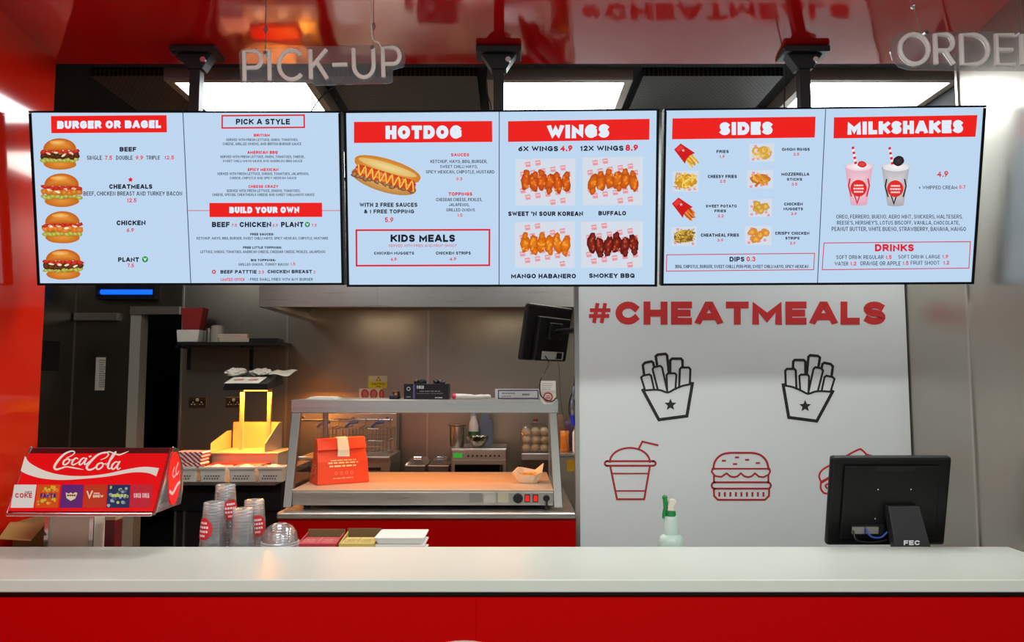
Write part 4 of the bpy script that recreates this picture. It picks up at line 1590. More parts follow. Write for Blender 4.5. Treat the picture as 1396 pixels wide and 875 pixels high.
for k_, (pa, pb) in enumerate(((436, 466), (474, 502), (507, 537))):
    yb = 6.1
    xa, xb = Xa(pa, yb), Xa(pb, yb)
    z0, z1 = ztop + .004, Za(583, yb)
    f = thing('fry_basket', ('wire fry basket hanging leftmost on the fryer rail behind the orange bag', 'wire fry basket hanging in the middle of the fryer rail', 'wire fry basket hanging rightmost on the fryer rail')[k_], 'fry basket', ((xa + xb) / 2, yb, z0), group='fry baskets hanging on the fryer')
    m = MB()
    d = 0.12
    def loop(z, g):
        m.tube([(xa + g, yb - d + g, z), (xb - g, yb - d + g, z), (xb - g, yb + d - g, z), (xa + g, yb + d - g, z)], 0.004, 5, True)
    loop(z1, 0); loop((z0 + z1) / 2, 0.008); loop(z0, 0.016)
    N = 6
    for i in range(N + 1):
        x = xa + (xb - xa) * i / N
        m.tube([(x, yb - d, z1), (x, yb - d + .016, z0), (x, yb + d - .016, z0), (x, yb + d, z1)], 0.002, 4)
    for i in range(4):
        z = z0 + (z1 - z0) * i / 4
        m.tube([(xa + .01, yb - d + .01, z), (xb - .01, yb - d + .01, z)], 0.002, 4)
    m.build('wire_cage', WIRE, f)
    xc = (xa + xb) / 2
    m = MB().tube([(xc - 0.05, 6.24, Za(572, 6.24) + .0125), (xc - 0.05, 6.223, Za(572, 6.24) + .0125), (xc - 0.05, yb + d - .004, z1 + 0.012), (xc - 0.05, yb - d, z1 + 0.004)], 0.004, 6)
    m.tube([(xc + 0.05, 6.24, Za(572, 6.24) + .0125), (xc + 0.05, 6.223, Za(572, 6.24) + .0125), (xc + 0.05, yb + d - .004, z1 + 0.012), (xc + 0.05, yb - d, z1 + 0.004)], 0.004, 6)
    m.build('hanger_wire', WIRE, f)
    MB().tube([(xc - 0.06, yb - 0.12, z1 + 0.012), (xc - 0.02, yb - 0.14, z1 + 0.045), (xc + 0.04, yb - 0.15, z1 + 0.05)], 0.010, 8).build('handle', BLUEG, f, smooth=True)

# ------------------------------------------------------------ prep bench with pans and the microwave
yp_ = 5.75
zb = Za(668, yp_)
pb = thing('prep_bench', 'steel prep bench along the rear wall holding the microwave', 'bench', (Xa(640, yp_), 6.0, 0))
MB().box(Xa(553, yp_), Xa(700, yp_), yp_, YB - 0.01, zb - 0.04, zb).build('bench_top', STEEL_H, pb, bevel=0.004)
for px in (556, 697):
    MB().box(Xa(px, yp_) - 0.02, Xa(px, yp_) + 0.02, yp_ + 0.03, yp_ + 0.07, 0, zb - 0.041).build('leg', STEEL, pb)
    MB().box(Xa(px, yp_) - 0.02, Xa(px, yp_) + 0.02, YB - 0.1, YB - 0.06, 0, zb - 0.041).build('leg', STEEL, pb)
MB().box(Xa(553, yp_), Xa(700, yp_), yp_ + 0.08, YB - 0.1, 0.3, 0.33).build('lower_shelf', STEEL_H, pb)
LIDM = clear('pan_lid_glass', (220, 225, 225), 0.2, 0.08, 0.4, 0.1)
for k_, (pa, pb_) in enumerate(((555, 583), (586, 614))):
    xa, xb = Xa(pa, 5.9), Xa(pb_, 5.9)
    g = thing('food_pan', ('lidded steel food pan left of its twin on the prep bench', 'lidded steel food pan nearest the microwave on the prep bench')[k_], 'food pan', ((xa + xb) / 2, 6.0, zb), group='two lidded pans on the prep bench')
    m = MB()
    za = Za(634, 5.85)
    m.hexa([(xa + .02, 5.86, zb + .0005), (xb - .02, 5.86, zb + .0005), (xb - .02, 6.2, zb + .0005), (xa + .02, 6.2, zb + .0005)], [(xa, 5.84, za), (xb, 5.84, za), (xb, 6.22, za), (xa, 6.22, za)])
    m.build('pan', STEEL_H, g, bevel=0.006)
    m = MB().hexa([(xa + .005, 5.845, za + .001), (xb - .005, 5.845, za + .001), (xb - .005, 6.215, za + .001), (xa + .005, 6.215, za + .001)], [(xa + .03, 5.88, za + .035), (xb - .03, 5.88, za + .035), (xb - .03, 6.18, za + .035), (xa + .03, 6.18, za + .035)])
    m.build('lid', LIDM, g)
    MB().box((xa + xb) / 2 - .03, (xa + xb) / 2 + .03, 6.0, 6.05, za + .036, za + .05).build('lid_knob', CHROME, g, bevel=0.004)

ym = 5.85
x0, x1 = Xa(616, ym), Xa(691, ym)
z0, z1 = zb + 0.001, Za(611, ym)
mw = thing('microwave_oven', 'stainless microwave oven with green display on the prep bench', 'microwave', ((x0 + x1) / 2, 6.05, zb))
MB().box(x0, x1, ym, 6.3, z0 + 0.012, z1).build('casing', STEEL_H, mw, bevel=0.006)
for sx in (x0 + 0.04, x1 - 0.04):
    for sy in (ym + 0.04, 6.26):
        MB().lathe([(0.015, 0), (0.015, 0.012)], (sx, sy, z0 - 0.0005), 10).build('foot', BLACK, mw)
zc_ = z1 - 0.085
MB().box(x0 + 0.006, x1 - 0.006, ym - 0.012, ym - 0.001, zc_, z1 - 0.008).build('control_strip', STEEL, mw, bevel=0.003)
MB().box(x0 + 0.02, x0 + 0.085, ym - 0.015, ym - 0.0125, zc_ + 0.015, zc_ + 0.05).build('display', mat('green_display', (10, 40, 10), .3, emit=(60, 190, 60), estr=.6), mw)
for i in range(8):
    MB().lathe([(0.008, -0.004), (0.008, 0)], (x0 + 0.13 + i * 0.033, ym - 0.0125, zc_ + 0.03), 8, 'y').build('button', BLACK, mw)
m = MB()
zd_ = zc_ - 0.004
m.box(x0 + 0.006, x1 - 0.006, ym - 0.02, ym - 0.001, zd_ - 0.03, zd_)
m.box(x0 + 0.006, x0 + 0.03, ym - 0.02, ym - 0.001, z0 + 0.03, zd_ - 0.03).box(x1 - 0.03, x1 - 0.006, ym - 0.02, ym - 0.001, z0 + 0.03, zd_ - 0.03).box(x0 + 0.006, x1 - 0.006, ym - 0.02, ym - 0.001, z0 + 0.014, z0 + 0.03)
m.build('door_frame', STEEL_H, mw)
MB().box(x0 + 0.03, x1 - 0.03, ym - 0.015, ym - 0.006, z0 + 0.03, zd_ - 0.03).build('door_window', mat('dark_glass', (8, 8, 8), 0.08), mw)
MB().lathe([(0.009, z0 + 0.03), (0.009, zd_ - 0.035)], (x1 - 0.045, ym - 0.04, 0), 10).build('door_handle', CHROME, mw, smooth=True)

# things standing on the microwave
yt = 6.0
zt = z1 + 0.0005
x = Xa(624, yt)
b = MB().lathe([(0.050, 0), (0.056, 0.02), (0.058, 0.155), (0.072, 0.165), (0.072, 0.172), (0.055, 0.170), (0.053, 0.02), (0, 0.012)], (x, yt, zt), 28)
tag(b.build('steel_pot', STEEL, loc=(x, yt, zt), smooth=True), 'tall steel pot with a flared rim on the microwave', 'pot')
x = Xa(646, 6.12)
t = thing('plastic_bottle', 'white plastic bottle with green label on the microwave', 'bottle', (x, 6.12, zt))
MB().lathe([(0.036, 0), (0.040, 0.01), (0.040, 0.15), (0.030, 0.19), (0.021, 0.215), (0.021, 0.23), (0, 0.23)], (x, 6.12, zt), 22).build('bottle_body', WHITE_PLASTIC, t, smooth=True)
MB().lathe([(0.0408, 0.04), (0.0408, 0.11)], (x, 6.12, zt), 22).build('label', mat('label_green', (60, 120, 70), .5), t, smooth=True)
MB().lathe([(0.023, 0.231), (0.022, 0.252), (0, 0.252)], (x, 6.12, zt), 22).build('cap', mat('cap_blue_grey', (150, 170, 190), .4), t, smooth=True)
xa, xb = Xa(655, 6.18), Xa(672, 6.18)
t = thing('grey_blue_carton', 'upright grey blue carton behind the foil bowl on the microwave', 'carton', ((xa + xb) / 2, 6.2, zt))
m = MB().box(xa, xb, 6.17, 6.27, zt, zt + 0.19)
m.box(xa, xa + (xb - xa) * .75, 6.22, 6.27, zt + 0.19, zt + 0.25)
m.build('carton_box', mat('grey_blue_card', (112, 124, 146), .6), t)
x = Xa(652, 5.93)
b = MB()
prof = []
rr_ = random.Random(4)
n_ = 30
for ri, hh in ((0.035, 0.0), (0.055, 0.018), (0.074, 0.05), (0.088, 0.085), (0.084, 0.083), (0.066, 0.045), (0.04, 0.014)):
    prof.append((ri, hh))
b.shell(prof, (x, 5.93, zt), n_)
for i, v in enumerate(b.v):
    if i // n_ in (3, 4):
        v.z += 0.006 * math.sin((i % n_) * 2.6)
tag(b.build('foil_bowl', mat('crumpled_foil', (200, 196, 188), .25, 1.0, bump=(60, .6, .004)), loc=(x, 5.93, zt), smooth=False), 'crinkled foil bowl on the microwave in front of the grey blue carton', 'bowl')

# bread roll stand
yr = 5.6
x0, x1 = Xa(711, yr), Xa(752, yr)
zr = Za(618, yr)
t = thing('steel_stand', 'steel stand under the bagged bread rolls', 'stand', ((x0 + x1) / 2, 5.75, 0))
MB().box(x0, x1, yr, 5.95, zr - 0.05, zr).build('stand_top', STEEL_H, t, bevel=0.004)
MB().box(x0 + 0.01, x1 - 0.01, yr + 0.02, 5.93, 0.0, zr - 0.051).build('stand_body', STEEL_DARK, t)
BUN = mat('floury_bun', (214, 190, 150), 0.8, noise=(14, .12))
bag = clear('bread_bag_film', (245, 245, 245), 0.16, 0.18, 0.4, 0.05)
rr_ = random.Random(9)
spots = []
for layer, (n3, zoff) in enumerate(((3, 0.034), (3, 0.094), (3, 0.150))):
    for row in range(2):
        for i in range(3):
            spots.append((x0 + 0.037 + i * 0.066 + rr_.uniform(-.004, .004), yr + 0.06 + row * 0.08, zr + zoff + rr_.uniform(-.002, .002), row, layer))
first = None
for (x, y, z, row, layer) in spots:
    lab = ('bread roll in the bottom layer of the clear bag', 'bread roll in the middle layer of the clear bag', 'bread roll in the top layer of the clear bag')[layer]
    if first is None:
        m = MB().sphere((0, 0, 0), 0.0325, 0.038, 0.029, 14, 10)
        first = m.build('bread_roll', BUN, loc=(0, 0, 0), smooth=True)
        o = first
    else:
        o = first.copy()
        COL.objects.link(o)
    o.location = (x, y, z)
    tag(o, lab, 'bread roll', 'bread rolls in the clear bag')
    o['group'] = 'bread rolls in the clear bag'
bg = thing('bread_bag', 'clear plastic bag tied around a block of bread rolls', 'bag', ((x0 + x1) / 2, yr + .1, zr))
m = MB()
prof = [(0, 0.001), (.97, 0.002), (1.0, 0.03), (1.02, 0.1), (1.0, 0.16), (.9, 0.19), (.5, 0.205), (.15, 0.215), (.1, 0.23)]
vs, fs = [], []
xc, yc = x0 + 0.103, yr + 0.1
N = 28
for s_, hh in prof:
    for j in range(N):
        a = 2 * PI * j / N
        cx_, sy_ = math.cos(a), math.sin(a)
        e_ = 0.35
        px_ = math.copysign(abs(cx_) ** e_, cx_) * 0.112 * s_
        py_ = math.copysign(abs(sy_) ** e_, sy_) * 0.094 * s_
        w_ = 1 + rr_.uniform(-.015, .015)
        vs.append((xc + px_ * w_, yc + py_ * w_, zr + hh))
for i in range(len(prof) - 1):
    for j in range(N):
        j2 = (j + 1) % N
        fs.append((i * N + j, i * N + j2, (i + 1) * N + j2, (i + 1) * N + j))
m.add(vs, fs)
m.build('bag_film', bag, bg, smooth=True)
tie = MB()
tie.lathe([(0.016, 0.225), (0.017, 0.24)], (xc, yc, zr), 12)
tie.build('bag_tie', mat('tie_red', (150, 40, 30), .5), bg)

# steel cabinet at the right end with odds and ends
yc_ = 5.1
x0, x1 = Xa(757, yc_), Xa(812, yc_)
zc2 = Za(622, yc_)
t = thing('steel_cabinet', 'steel cabinet with a yellow sticker beside the white partition', 'cabinet', ((x0 + x1) / 2, 5.3, 0))
MB().box(x0, x1, yc_, 5.5, 0.08, zc2).build('body', STEEL, t, bevel=0.004)
MB().box(x0 - 0.01, x1, yc_ - 0.02, 5.5, zc2, zc2 + 0.02).build('cabinet_top', STEEL_H, t, bevel=0.003)
MB().box(x0 + .01, x1 - .01, yc_ + .03, 5.47, 0, 0.08).build('plinth', BLACK, t)
MB().box(Xa(772, yc_), Xa(788, yc_), yc_ - 0.003, yc_ - 0.0005, Za(642, yc_), Za(627, yc_)).build('sticker', mat('sticker_yellow', (206, 176, 20), .5), t)
zc2 += 0.0205


def packet(x, y, z, w, h, m_, lab, tilt=0.0):
    b = MB()
    N = 10
    vs, fs = [], []
    for i in range(N + 1):
        v = i / N
        th = 0.022 * math.sin(PI * v) ** 0.6 + 0.001
        for sx, sy in ((-1, 0), (-.6, -1), (.6, -1), (1, 0), (.6, 1), (-.6, 1)):
            vs.append((x + sx * w / 2 * (1 - 0.06 * math.sin(PI * v)), y + sy * th + tilt * v * h, z + v * h))
    for i in range(N):
        for j in range(6):
            j2 = (j + 1) % 6
            fs.append((i * 6 + j, i * 6 + j2, (i + 1) * 6 + j2, (i + 1) * 6 + j))
    fs.append((0, 1, 2, 3, 4, 5))
    fs.append(tuple(N * 6 + j for j in range(6)))
    b.add(vs, fs)
    o = b.build('snack_packet', m_, loc=(x, y, z), smooth=True)
    tag(o, lab, 'packet', 'packets on the cabinet beside the partition')
    o['group'] = 'packets on the cabinet beside the partition'


packet(Xa(769, 5.2), 5.2, zc2, 0.06, 0.14, mat('packet_orange', (214, 130, 40), .35, noise=(30, .4)), 'orange snack packet lowest in front on the steel cabinet')
packet(Xa(778, 5.28), 5.28, zc2, 0.09, 0.20, mat('packet_purple', (74, 48, 78), .35, noise=(30, .5)), 'dark purple packet standing at the back on the steel cabinet')
packet(Xa(765, 5.35), 5.35, zc2, 0.07, 0.24, mat('packet_brown', (120, 92, 66), .4, noise=(40, .4)), 'tall brown packet behind the right post of the food warmer')
x = Xa(785, 5.17)
t = thing('white_bottle', 'slim white bottle on the steel cabinet against the partition edge', 'bottle', (x, 5.17, zc2))
MB().lathe([(0.025, 0), (0.028, 0.01), (0.028, 0.13), (0.012, 0.16), (0.012, 0.175), (0, 0.175)], (x, 5.17, zc2), 18).build('bottle_body', WHITE_PLASTIC, t, smooth=True)
MB().lathe([(0.014, 0.1755), (0.013, 0.2), (0, 0.2)], (x, 5.17, zc2), 18).build('cap', mat('bottle_cap_blue', (60, 70, 180), .4), t, smooth=True)

mat('warm_tray_steel', (206, 190, 160), .42, .6)
# ------------------------------------------------------------ heated chip stand (lamp over a tray) at the left
yh = 5.0
x0, x1 = Xa(241, yh), Xa(391, yh)
zh2 = Za(642, yh)
hs = thing('chip_scuttle', 'dark counter unit with a glowing heat lamp over a chip tray', 'chip scuttle', ((x0 + x1) / 2, 5.3, 0))
MB().box(x0 + 0.01, x1 - 0.01, yh + 0.03, 5.68, 0.1, zh2 - 0.04).build('cabinet', mat('dark_cabinet', (26, 22, 20), .4), hs, bevel=0.004)
MB().box(x0, x1, yh + 0.02, 5.7, zh2 - 0.04, zh2).build('unit_top', STEEL_H, hs, bevel=0.003)
MB().box(x0 + .05, x1 - .05, yh + .08, 5.6, 0, .1).build('plinth', BLACK, hs)
for px in (246, 258, 360):
    MB().box(Xa(px, yh) - 0.006, Xa(px, yh) + 0.006, yh + 0.018, yh + 0.028, 0.3, Za(690, yh)).build('front_strip', STEEL, hs)
ya, yb = 5.22, 5.62
xa, xb = Xa(320, ya), Xa(383, ya)
zt2 = Za(617, ya)
m = MB()
m.box(Xa(292, ya), xb, ya, yb, zh2 + 0.0005, zt2 - 0.012).box(Xa(291, ya), xb + 0.004, ya - 0.01, yb, zt2 - 0.012, zt2)
m.build('tray_base', mat('warm_tray_steel'), hs, bevel=0.003)
m = MB()
z_b = Za(575, yb)
m.box(Xa(322, yb), Xa(388, yb), yb - 0.004, yb, zt2, z_b)
m.prism([(ya + 0.02, zt2 + 0.0002), (yb, zt2 + 0.0002), (yb, z_b), (yb - 0.08, z_b), (ya + 0.02, zt2 + 0.06)], 0, Xa(388, yb) - 0.004, Xa(388, yb))
m.prism([(ya + 0.02, zt2 + 0.0002), (yb, zt2 + 0.0002), (yb, z_b - .06), (yb - 0.08, z_b - .06), (ya + 0.02, zt2 + 0.06)], 0, Xa(319, yb), Xa(319, yb) + 0.004)
m.build('back_plate', mat('warm_tray_steel', (206, 190, 160), .42, .6), hs)
zl2 = Za(529, 5.35)
for px, y_ in ((333, 5.45), (370, 5.45)):
    MB().box(Xa(px, y_) - 0.012, Xa(px, y_) + 0.012, y_ - 0.012, y_ + 0.012, zt2 + .0003, zl2).build('post', mat('warm_tray_steel'), hs)
m = MB().hexa([(Xa(306, 5.15), 5.15, zl2 - .012), (Xa(367, 5.15), 5.15, zl2 - .012), (Xa(388, 5.6), 5.6, zl2 + .03), (Xa(318, 5.6), 5.6, zl2 + .03)],
              [(Xa(309, 5.15), 5.15, zl2 + .03), (Xa(366, 5.15), 5.15, zl2 + .03), (Xa(386, 5.6), 5.6, zl2 + .11), (Xa(318, 5.6), 5.6, zl2 + .11)])
m.build('lamp_hood', BLACK_METAL, hs)
HOT = mat('heat_element', (255, 150, 40), .5, emit=(255, 150, 50), estr=8)
MB().lathe([(0.010, Xa(330, 5.4)), (0.010, Xa(366, 5.4))], (0, 5.45, zl2 - 0.012), 10, 'x').build('heat_lamp', HOT, hs, smooth=True)
area_light('heat_light', (Xa(350, 5.4), 5.38, zl2 - 0.03), (0, 0, 0), 0.28, 0.28, FRY_LAMP, (1, 0.30, 0.03))
# napkins / papers piled on the lamp hood
PAP = mat('greasy_paper', (210, 206, 194), 0.8)
rr_ = random.Random(12)


def hood_z(y):      # top of the sloping lamp hood
    return zl2 + .03 + (y - 5.15) / .45 * .08


for i, (px, y_, rx, ry, rz, lab) in enumerate(((324, 5.46, .074, .09, .026, 'crumpled white paper at the left on top of the lamp hood'),
                                               (357, 5.48, .074, .085, .022, 'crumpled white paper in the middle on top of the lamp hood'))):
    x = Xa(px, y_)
    m = MB().sphere((x, y_, 0), rx, ry, rz, 18, 10, .16, rr_)
    for v in m.v:
        v.z += hood_z(v.y) + rz + .001 + .006 * math.sin(v.x * 70) * math.cos(v.y * 60) * (v.z > 0)
        v.z = max(v.z, hood_z(v.y) + .0015)
    o = m.build('crumpled_paper', PAP, loc=(x, y_, hood_z(y_)))
    tag(o, lab, 'paper', 'papers on the lamp hood')
for i, (pa, pb_, ya_, yb_2, lab) in enumerate(((318, 364, 5.155, 5.33, 'flat paper sheet with red print at the front of the lamp hood'),
                                              (363, 392, 5.36, 5.58, 'loose paper sheet drooping over the right edge of the lamp hood'))):
    N, M_ = 10, 8
    xa_, xb_ = Xa(pa, 5.3), Xa(pb_, 5.3)
    vs, fs = [], []
    for j in range(M_ + 1):
        for k_ in range(N + 1):
            uu, vv = k_ / N, j / M_
            y_ = ya_ + (yb_2 - ya_) * vv
            base = hood_z(y_) + .003
            zz = base + (.012 * vv if i == 0 else .022 + .006 * math.sin(uu * 6 + vv * 3) - .012 * max(0, uu - .5) )
            vs.append((xa_ + (xb_ - xa_) * uu, y_, zz))
    for j in range(M_):
        for k_ in range(N):
            a = j * (N + 1) + k_
            fs.append((a, a + 1, a + N + 2, a + N + 1))
    t_ = thing('paper_sheet', lab, 'paper', (xa_, ya_, hood_z(ya_)), group='papers on the lamp hood')
    o = MB().add(vs, fs).build('sheet', PAP, t_, smooth=True)
    sol = o.modifiers.new('thick', 'SOLIDIFY')
    sol.thickness = 0.0015
    if i == 0:
        c = Canvas(lambda px, py, l: Vector(((xb_ - xa_) * px, (yb_2 - ya_) * py, hood_z(ya_ + (yb_2 - ya_) * py) + .0035 + .012 * py + .0012 + .0008 * l)) - Vector((0, 0, hood_z(ya_))))
        for u_ in (.30, .72):
            c.ring(u_, .5, .13, .04, (206, 110, 100))
            c.stroke([(u_ - .1, .5), (u_ + .1, .5)], .05, (206, 110, 100))
        c.build('sheet_print', PRINT, t_)
# white perforated containers along the front
PERFW = mat('cream_plastic', (214, 208, 196), .45)
HOLE = mat('hole_shadow_plastic', (70, 64, 58), .7)
yc0 = 4.86
labs = ('perforated cream container below the striped cartons, leftmost of the row', 'perforated cream container second from the left on the chip unit', 'perforated cream container third from the left on the chip unit', 'perforated cream container at the right end of the row by the warmer')
zc0, zc1 = Za(657, yc0), Za(637, yc0)
MB().box(x0 + .01, x1 - .01, 4.86, 5.05, zc0 - 0.02, zc0 - 0.001).build('front_ledge', STEEL_H, hs)
MB().box(x0 + .01, x1 - .01, 5.0, 5.05, zh2 - .25, zc0 - 0.021).build('ledge_support', BLACK, hs)
for i, (pa, pb_) in enumerate(((240, 274), (279, 313), (318, 353), (357, 390))):
    xa, xb = Xa(pa, yc0), Xa(pb_, yc0)
    t = thing('perforated_container', labs[i], 'container', ((xa + xb) / 2, yc0 + .06, zc0), group='cream containers along the front of the chip unit')
    m = MB()
    e = 0.006
    d_ = 0.15
    m.hexa([(xa + .008, yc0, zc0), (xb - .008, yc0, zc0), (xb - .008, yc0 + e, zc0), (xa + .008, yc0 + e, zc0)], [(xa, yc0 - .004, zc1), (xb, yc0 - .004, zc1), (xb, yc0 + e, zc1), (xa, yc0 + e, zc1)])
    m.box(xa + .006, xb - .006, yc0 + d_ - e, yc0 + d_, zc0, zc1).box(xa + .002, xa + .01, yc0 + e, yc0 + d_ - e, zc0, zc1).box(xb - .01, xb - .002, yc0 + e, yc0 + d_ - e, zc0, zc1)
    m.box(xa + .01, xb - .01, yc0 + e, yc0 + d_ - e, zc0, zc0 + .006)
    m.box(xa - .003, xb + .003, yc0 - .012, yc0 - .002, zc1 - .012, zc1 + .004)
    m.build('tub', PERFW, t, bevel=0.002)
    m = MB()
    w = xb - xa
    for r0, zz in ((0, zc0 + .022), (1, zc0 + .038)):
        for j in range(6):
            xx = xa + .03 + (w - .06) * (j + .5 * r0) / 6
            m.lathe([(0.0045, -0.0055), (0.0045, -0.0035)], (xx, yc0, zz), 8, 'y')
    m.build('hole_pattern', HOLE, t)
# contents: white cup lids / red packets peeking out of the containers
CREAM = mat('cream_lid', (232, 222, 206), .5)
for px, lab in ((296, 'pale dome shaped carton end in the second cream container'), (335.5, 'pale dome shaped carton end in the third cream container'), (373.5, 'pale dome shaped carton end in the rightmost cream container')):
    x = Xa(px, 4.86)
    m = MB().lathe([(0.055, 0), (0.053, 0.06), (0.04, 0.085), (0.015, 0.095), (0, 0.096)], (x, 4.935, zc0 + .0065), 20)
    tag(m.build('cup_lid_stack', CREAM, loc=(x, 4.935, zc0), smooth=True), lab.replace('carton end', 'lid stack'), 'lid stack')
m = MB().box(Xa(297, 5.15), Xa(372, 5.15), 5.06, 5.19, zh2 + .0005, Za(631, 5.12))
tag(m.build('red_tray', mat('red_plastic', (186, 22, 18), .35), loc=(Xa(335, 5.12), 5.12, zh2), bevel=.006), 'low red plastic tray in front of the glowing chip tray', 'tray')
# striped cartons


def striped():
    m = bpy.data.materials.new('red_white_stripes')
    m.use_nodes = True
    nt = m.node_tree
    b = nt.nodes['Principled BSDF']
    tc = nt.nodes.new('ShaderNodeTexCoord')
    mp = nt.nodes.new('ShaderNodeMapping')
    mp.inputs['Rotation'].default_value = (0, .9, 0)
    wv = nt.nodes.new('ShaderNodeTexWave')
    wv.inputs['Scale'].default_value = 16
    cr = nt.nodes.new('ShaderNodeValToRGB')
    cr.color_ramp.interpolation = 'CONSTANT'
    cr.color_ramp.elements[0].color = srgb(178, 20, 34)
    cr.color_ramp.elements[1].color = srgb(232, 222, 214)
    cr.color_ramp.elements[1].position = 0.5
    nt.links.new(tc.outputs['Object'], mp.inputs['Vector'])
    nt.links.new(mp.outputs['Vector'], wv.inputs['Vector'])
    nt.links.new(wv.outputs['Fac'], cr.inputs['Fac'])
    nt.links.new(cr.outputs['Color'], b.inputs['Base Color'])
    return m


STR = striped()
for i in range(4):
    z_ = zc1 + 0.0055 + i * 0.0225
    q = rr_.uniform(-.006, .006)
    m = MB().prism([(0, 0), (.175, 0), (.183, .011), (.175, .021), (0, .021), (-.008, .011)], 1, 0, .14)
    o = m.build('striped_sleeve', STR, loc=(0, 0, 0), bevel=.002)
    o.location = (Xa(242, 4.87) + q, 4.862, z_)
    tag(o, 'flat red and white striped sleeve in the pile on the leftmost cream container', 'sleeve', 'striped sleeves piled on the chip unit')
    o['group'] = 'striped sleeves piled on the chip unit'
m = MB().box(Xa(272, 5.1), Xa(289, 5.1), 5.06, 5.18, zh2 + .0005, Za(619, 5.1))
tag(m.build('black_caddy', BLACK, loc=(Xa(281, 5.1), 5.1, zh2), bevel=.01), 'small black caddy behind the striped sleeves', 'caddy')
# ============================================================ pass counter with the heated display
yq = 3.97
zq1, zq0 = Za(699, yq), Za(708, yq)
xq0, xq1 = Xa(383, yq), xp0 - 0.024
pc = thing('pass_counter', 'red fronted pass counter with a stainless top between kitchen and service counter', 'counter', (-0.4, 4.4, 0))
MB().box(xq0, xq1, yq, 4.98, zq0, zq1).build('steel_top', STEEL_H, pc, bevel=0.006)
MB().box(xq0 + 0.005, xq1, yq + 0.02, yq + 0.05, 0.08, zq0 - 0.001).build('front_panel', RED_COUNTER, pc)
MB().box(xq0 + 0.005, xq1, yq + 0.06, 4.95, 0.0, zq0 - 0.002).build('carcass', STEEL_DARK, pc)

yw = 4.07
zw0, zw1 = Za(689, yw), Za(667, yw)
xw0, xw1 = Xa(392, yw), Xa(766, yw)
xs0, xs1 = Xa(403, yw), Xa(754, yw)
yb_ = 4.86
hd_ = thing('heated_display', 'stainless heated food display with a glowing shelf on the pass counter', 'food warmer', (-0.4, 4.4, zq1))
MB().box(xs0 + .001, xs1 - .001, yw, yb_, zw0, zw1 - 0.012).build('base', STEEL_H, hd_, bevel=0.004)
MB().box(xs0 + .001, xs1 - .001, yw - 0.006, yb_, zw1 - 0.0115, zw1).build('heated_shelf', mat('warm_shelf_plate', (206, 176, 144), 0.4, 0.2), hd_, bevel=0.003)
for x in (xs0 + .06, xs1 - .06):
    for y in (yw + .08, yb_ - .08):
        MB().lathe([(0.02, 0), (0.016, zw0 - zq1 - .001)], (x, y, zq1 + .0005), 12).build('foot', BLACK, hd_)
yc1 = 4.22
zk0, zk1 = Za(563, yc1), Za(545, yc1)
xk0, xk1 = Xa(399, yc1), Xa(761, yc1)
# sloping side frames: front posts and rear posts
for (bx0, bx1, tx0, tx1) in ((xw0, xs0, Xa(400, yc1), Xa(412, yc1)), (xs1, xw1, Xa(748, yc1), Xa(759, yc1))):
    m = MB().hexa([(bx0, yw - .012, zq1 + .012), (bx1, yw - .012, zq1 + .012), (bx1, yw + .03, zq1 + .012), (bx0, yw + .03, zq1 + .012)],
                  [(tx0, yc1 + .002, zk0 + .001), (tx1, yc1 + .002, zk0 + .001), (tx1, yc1 + .045, zk0 + .001), (tx0, yc1 + .045, zk0 + .001)])
    m.build('front_post', mat('dull_steel_post', (128, 126, 120), .42, .9), hd_, bevel=0.003)
    m = MB().box(bx0 + .01, bx1 - .005, yb_ - .03, yb_, zq1 + .012, zk0 + .001)
    m.build('rear_post', STEEL, hd_)
    xm = (bx0 + bx1) / 2
    m = MB().prism([(yw + .03, zw1 + .002), (yb_ - .03, zw1 + .002), (yb_ - .03, zk0), (yc1 + .045, zk0)], 0, (bx0 + bx1 + tx0 + tx1) / 4 - .002, (bx0 + bx1 + tx0 + tx1) / 4 + .002)
    m.build('side_glass', clear('side_glass_pane', (240, 240, 240), .08, .03, .3), hd_)
m = MB()
m.box(xk0, xk1, yc1, yc1 + .012, zk0, zk1).box(xk0, xk1, yc1 + .012, yb_, zk1 - .01, zk1).box(xk0, xk0 + .012, yc1 + .012, yb_, zk0, zk1 - .01).box(xk1 - .012, xk1, yc1 + .012, yb_, zk0, zk1 - .01)
m.build('canopy', STEEL_H, hd_, bevel=0.003)
HOT2 = mat('dim_heat_element', (255, 120, 30), .5, emit=(255, 110, 30), estr=3)
for i, px in enumerate((455, 560, 690)):
    x = Xa(px, 4.5)
    MB().lathe([(0.010, x - .11), (0.010, x + .11)], (0, 4.52, zk0 + .03), 10, 'x').build('heat_lamp', HOT2, hd_, smooth=True)
    MB().box(x - .13, x + .13, 4.46, 4.58, zk0 + .045, zk0 + .052).build('reflector', CHROME, hd_)
area_light('warmer_light', ((xk0 + xk1) / 2, 4.5, zk0 + .012), (0, 0, 0), 1.15, .4, FOOD_LAMP, (1, .40, .12))
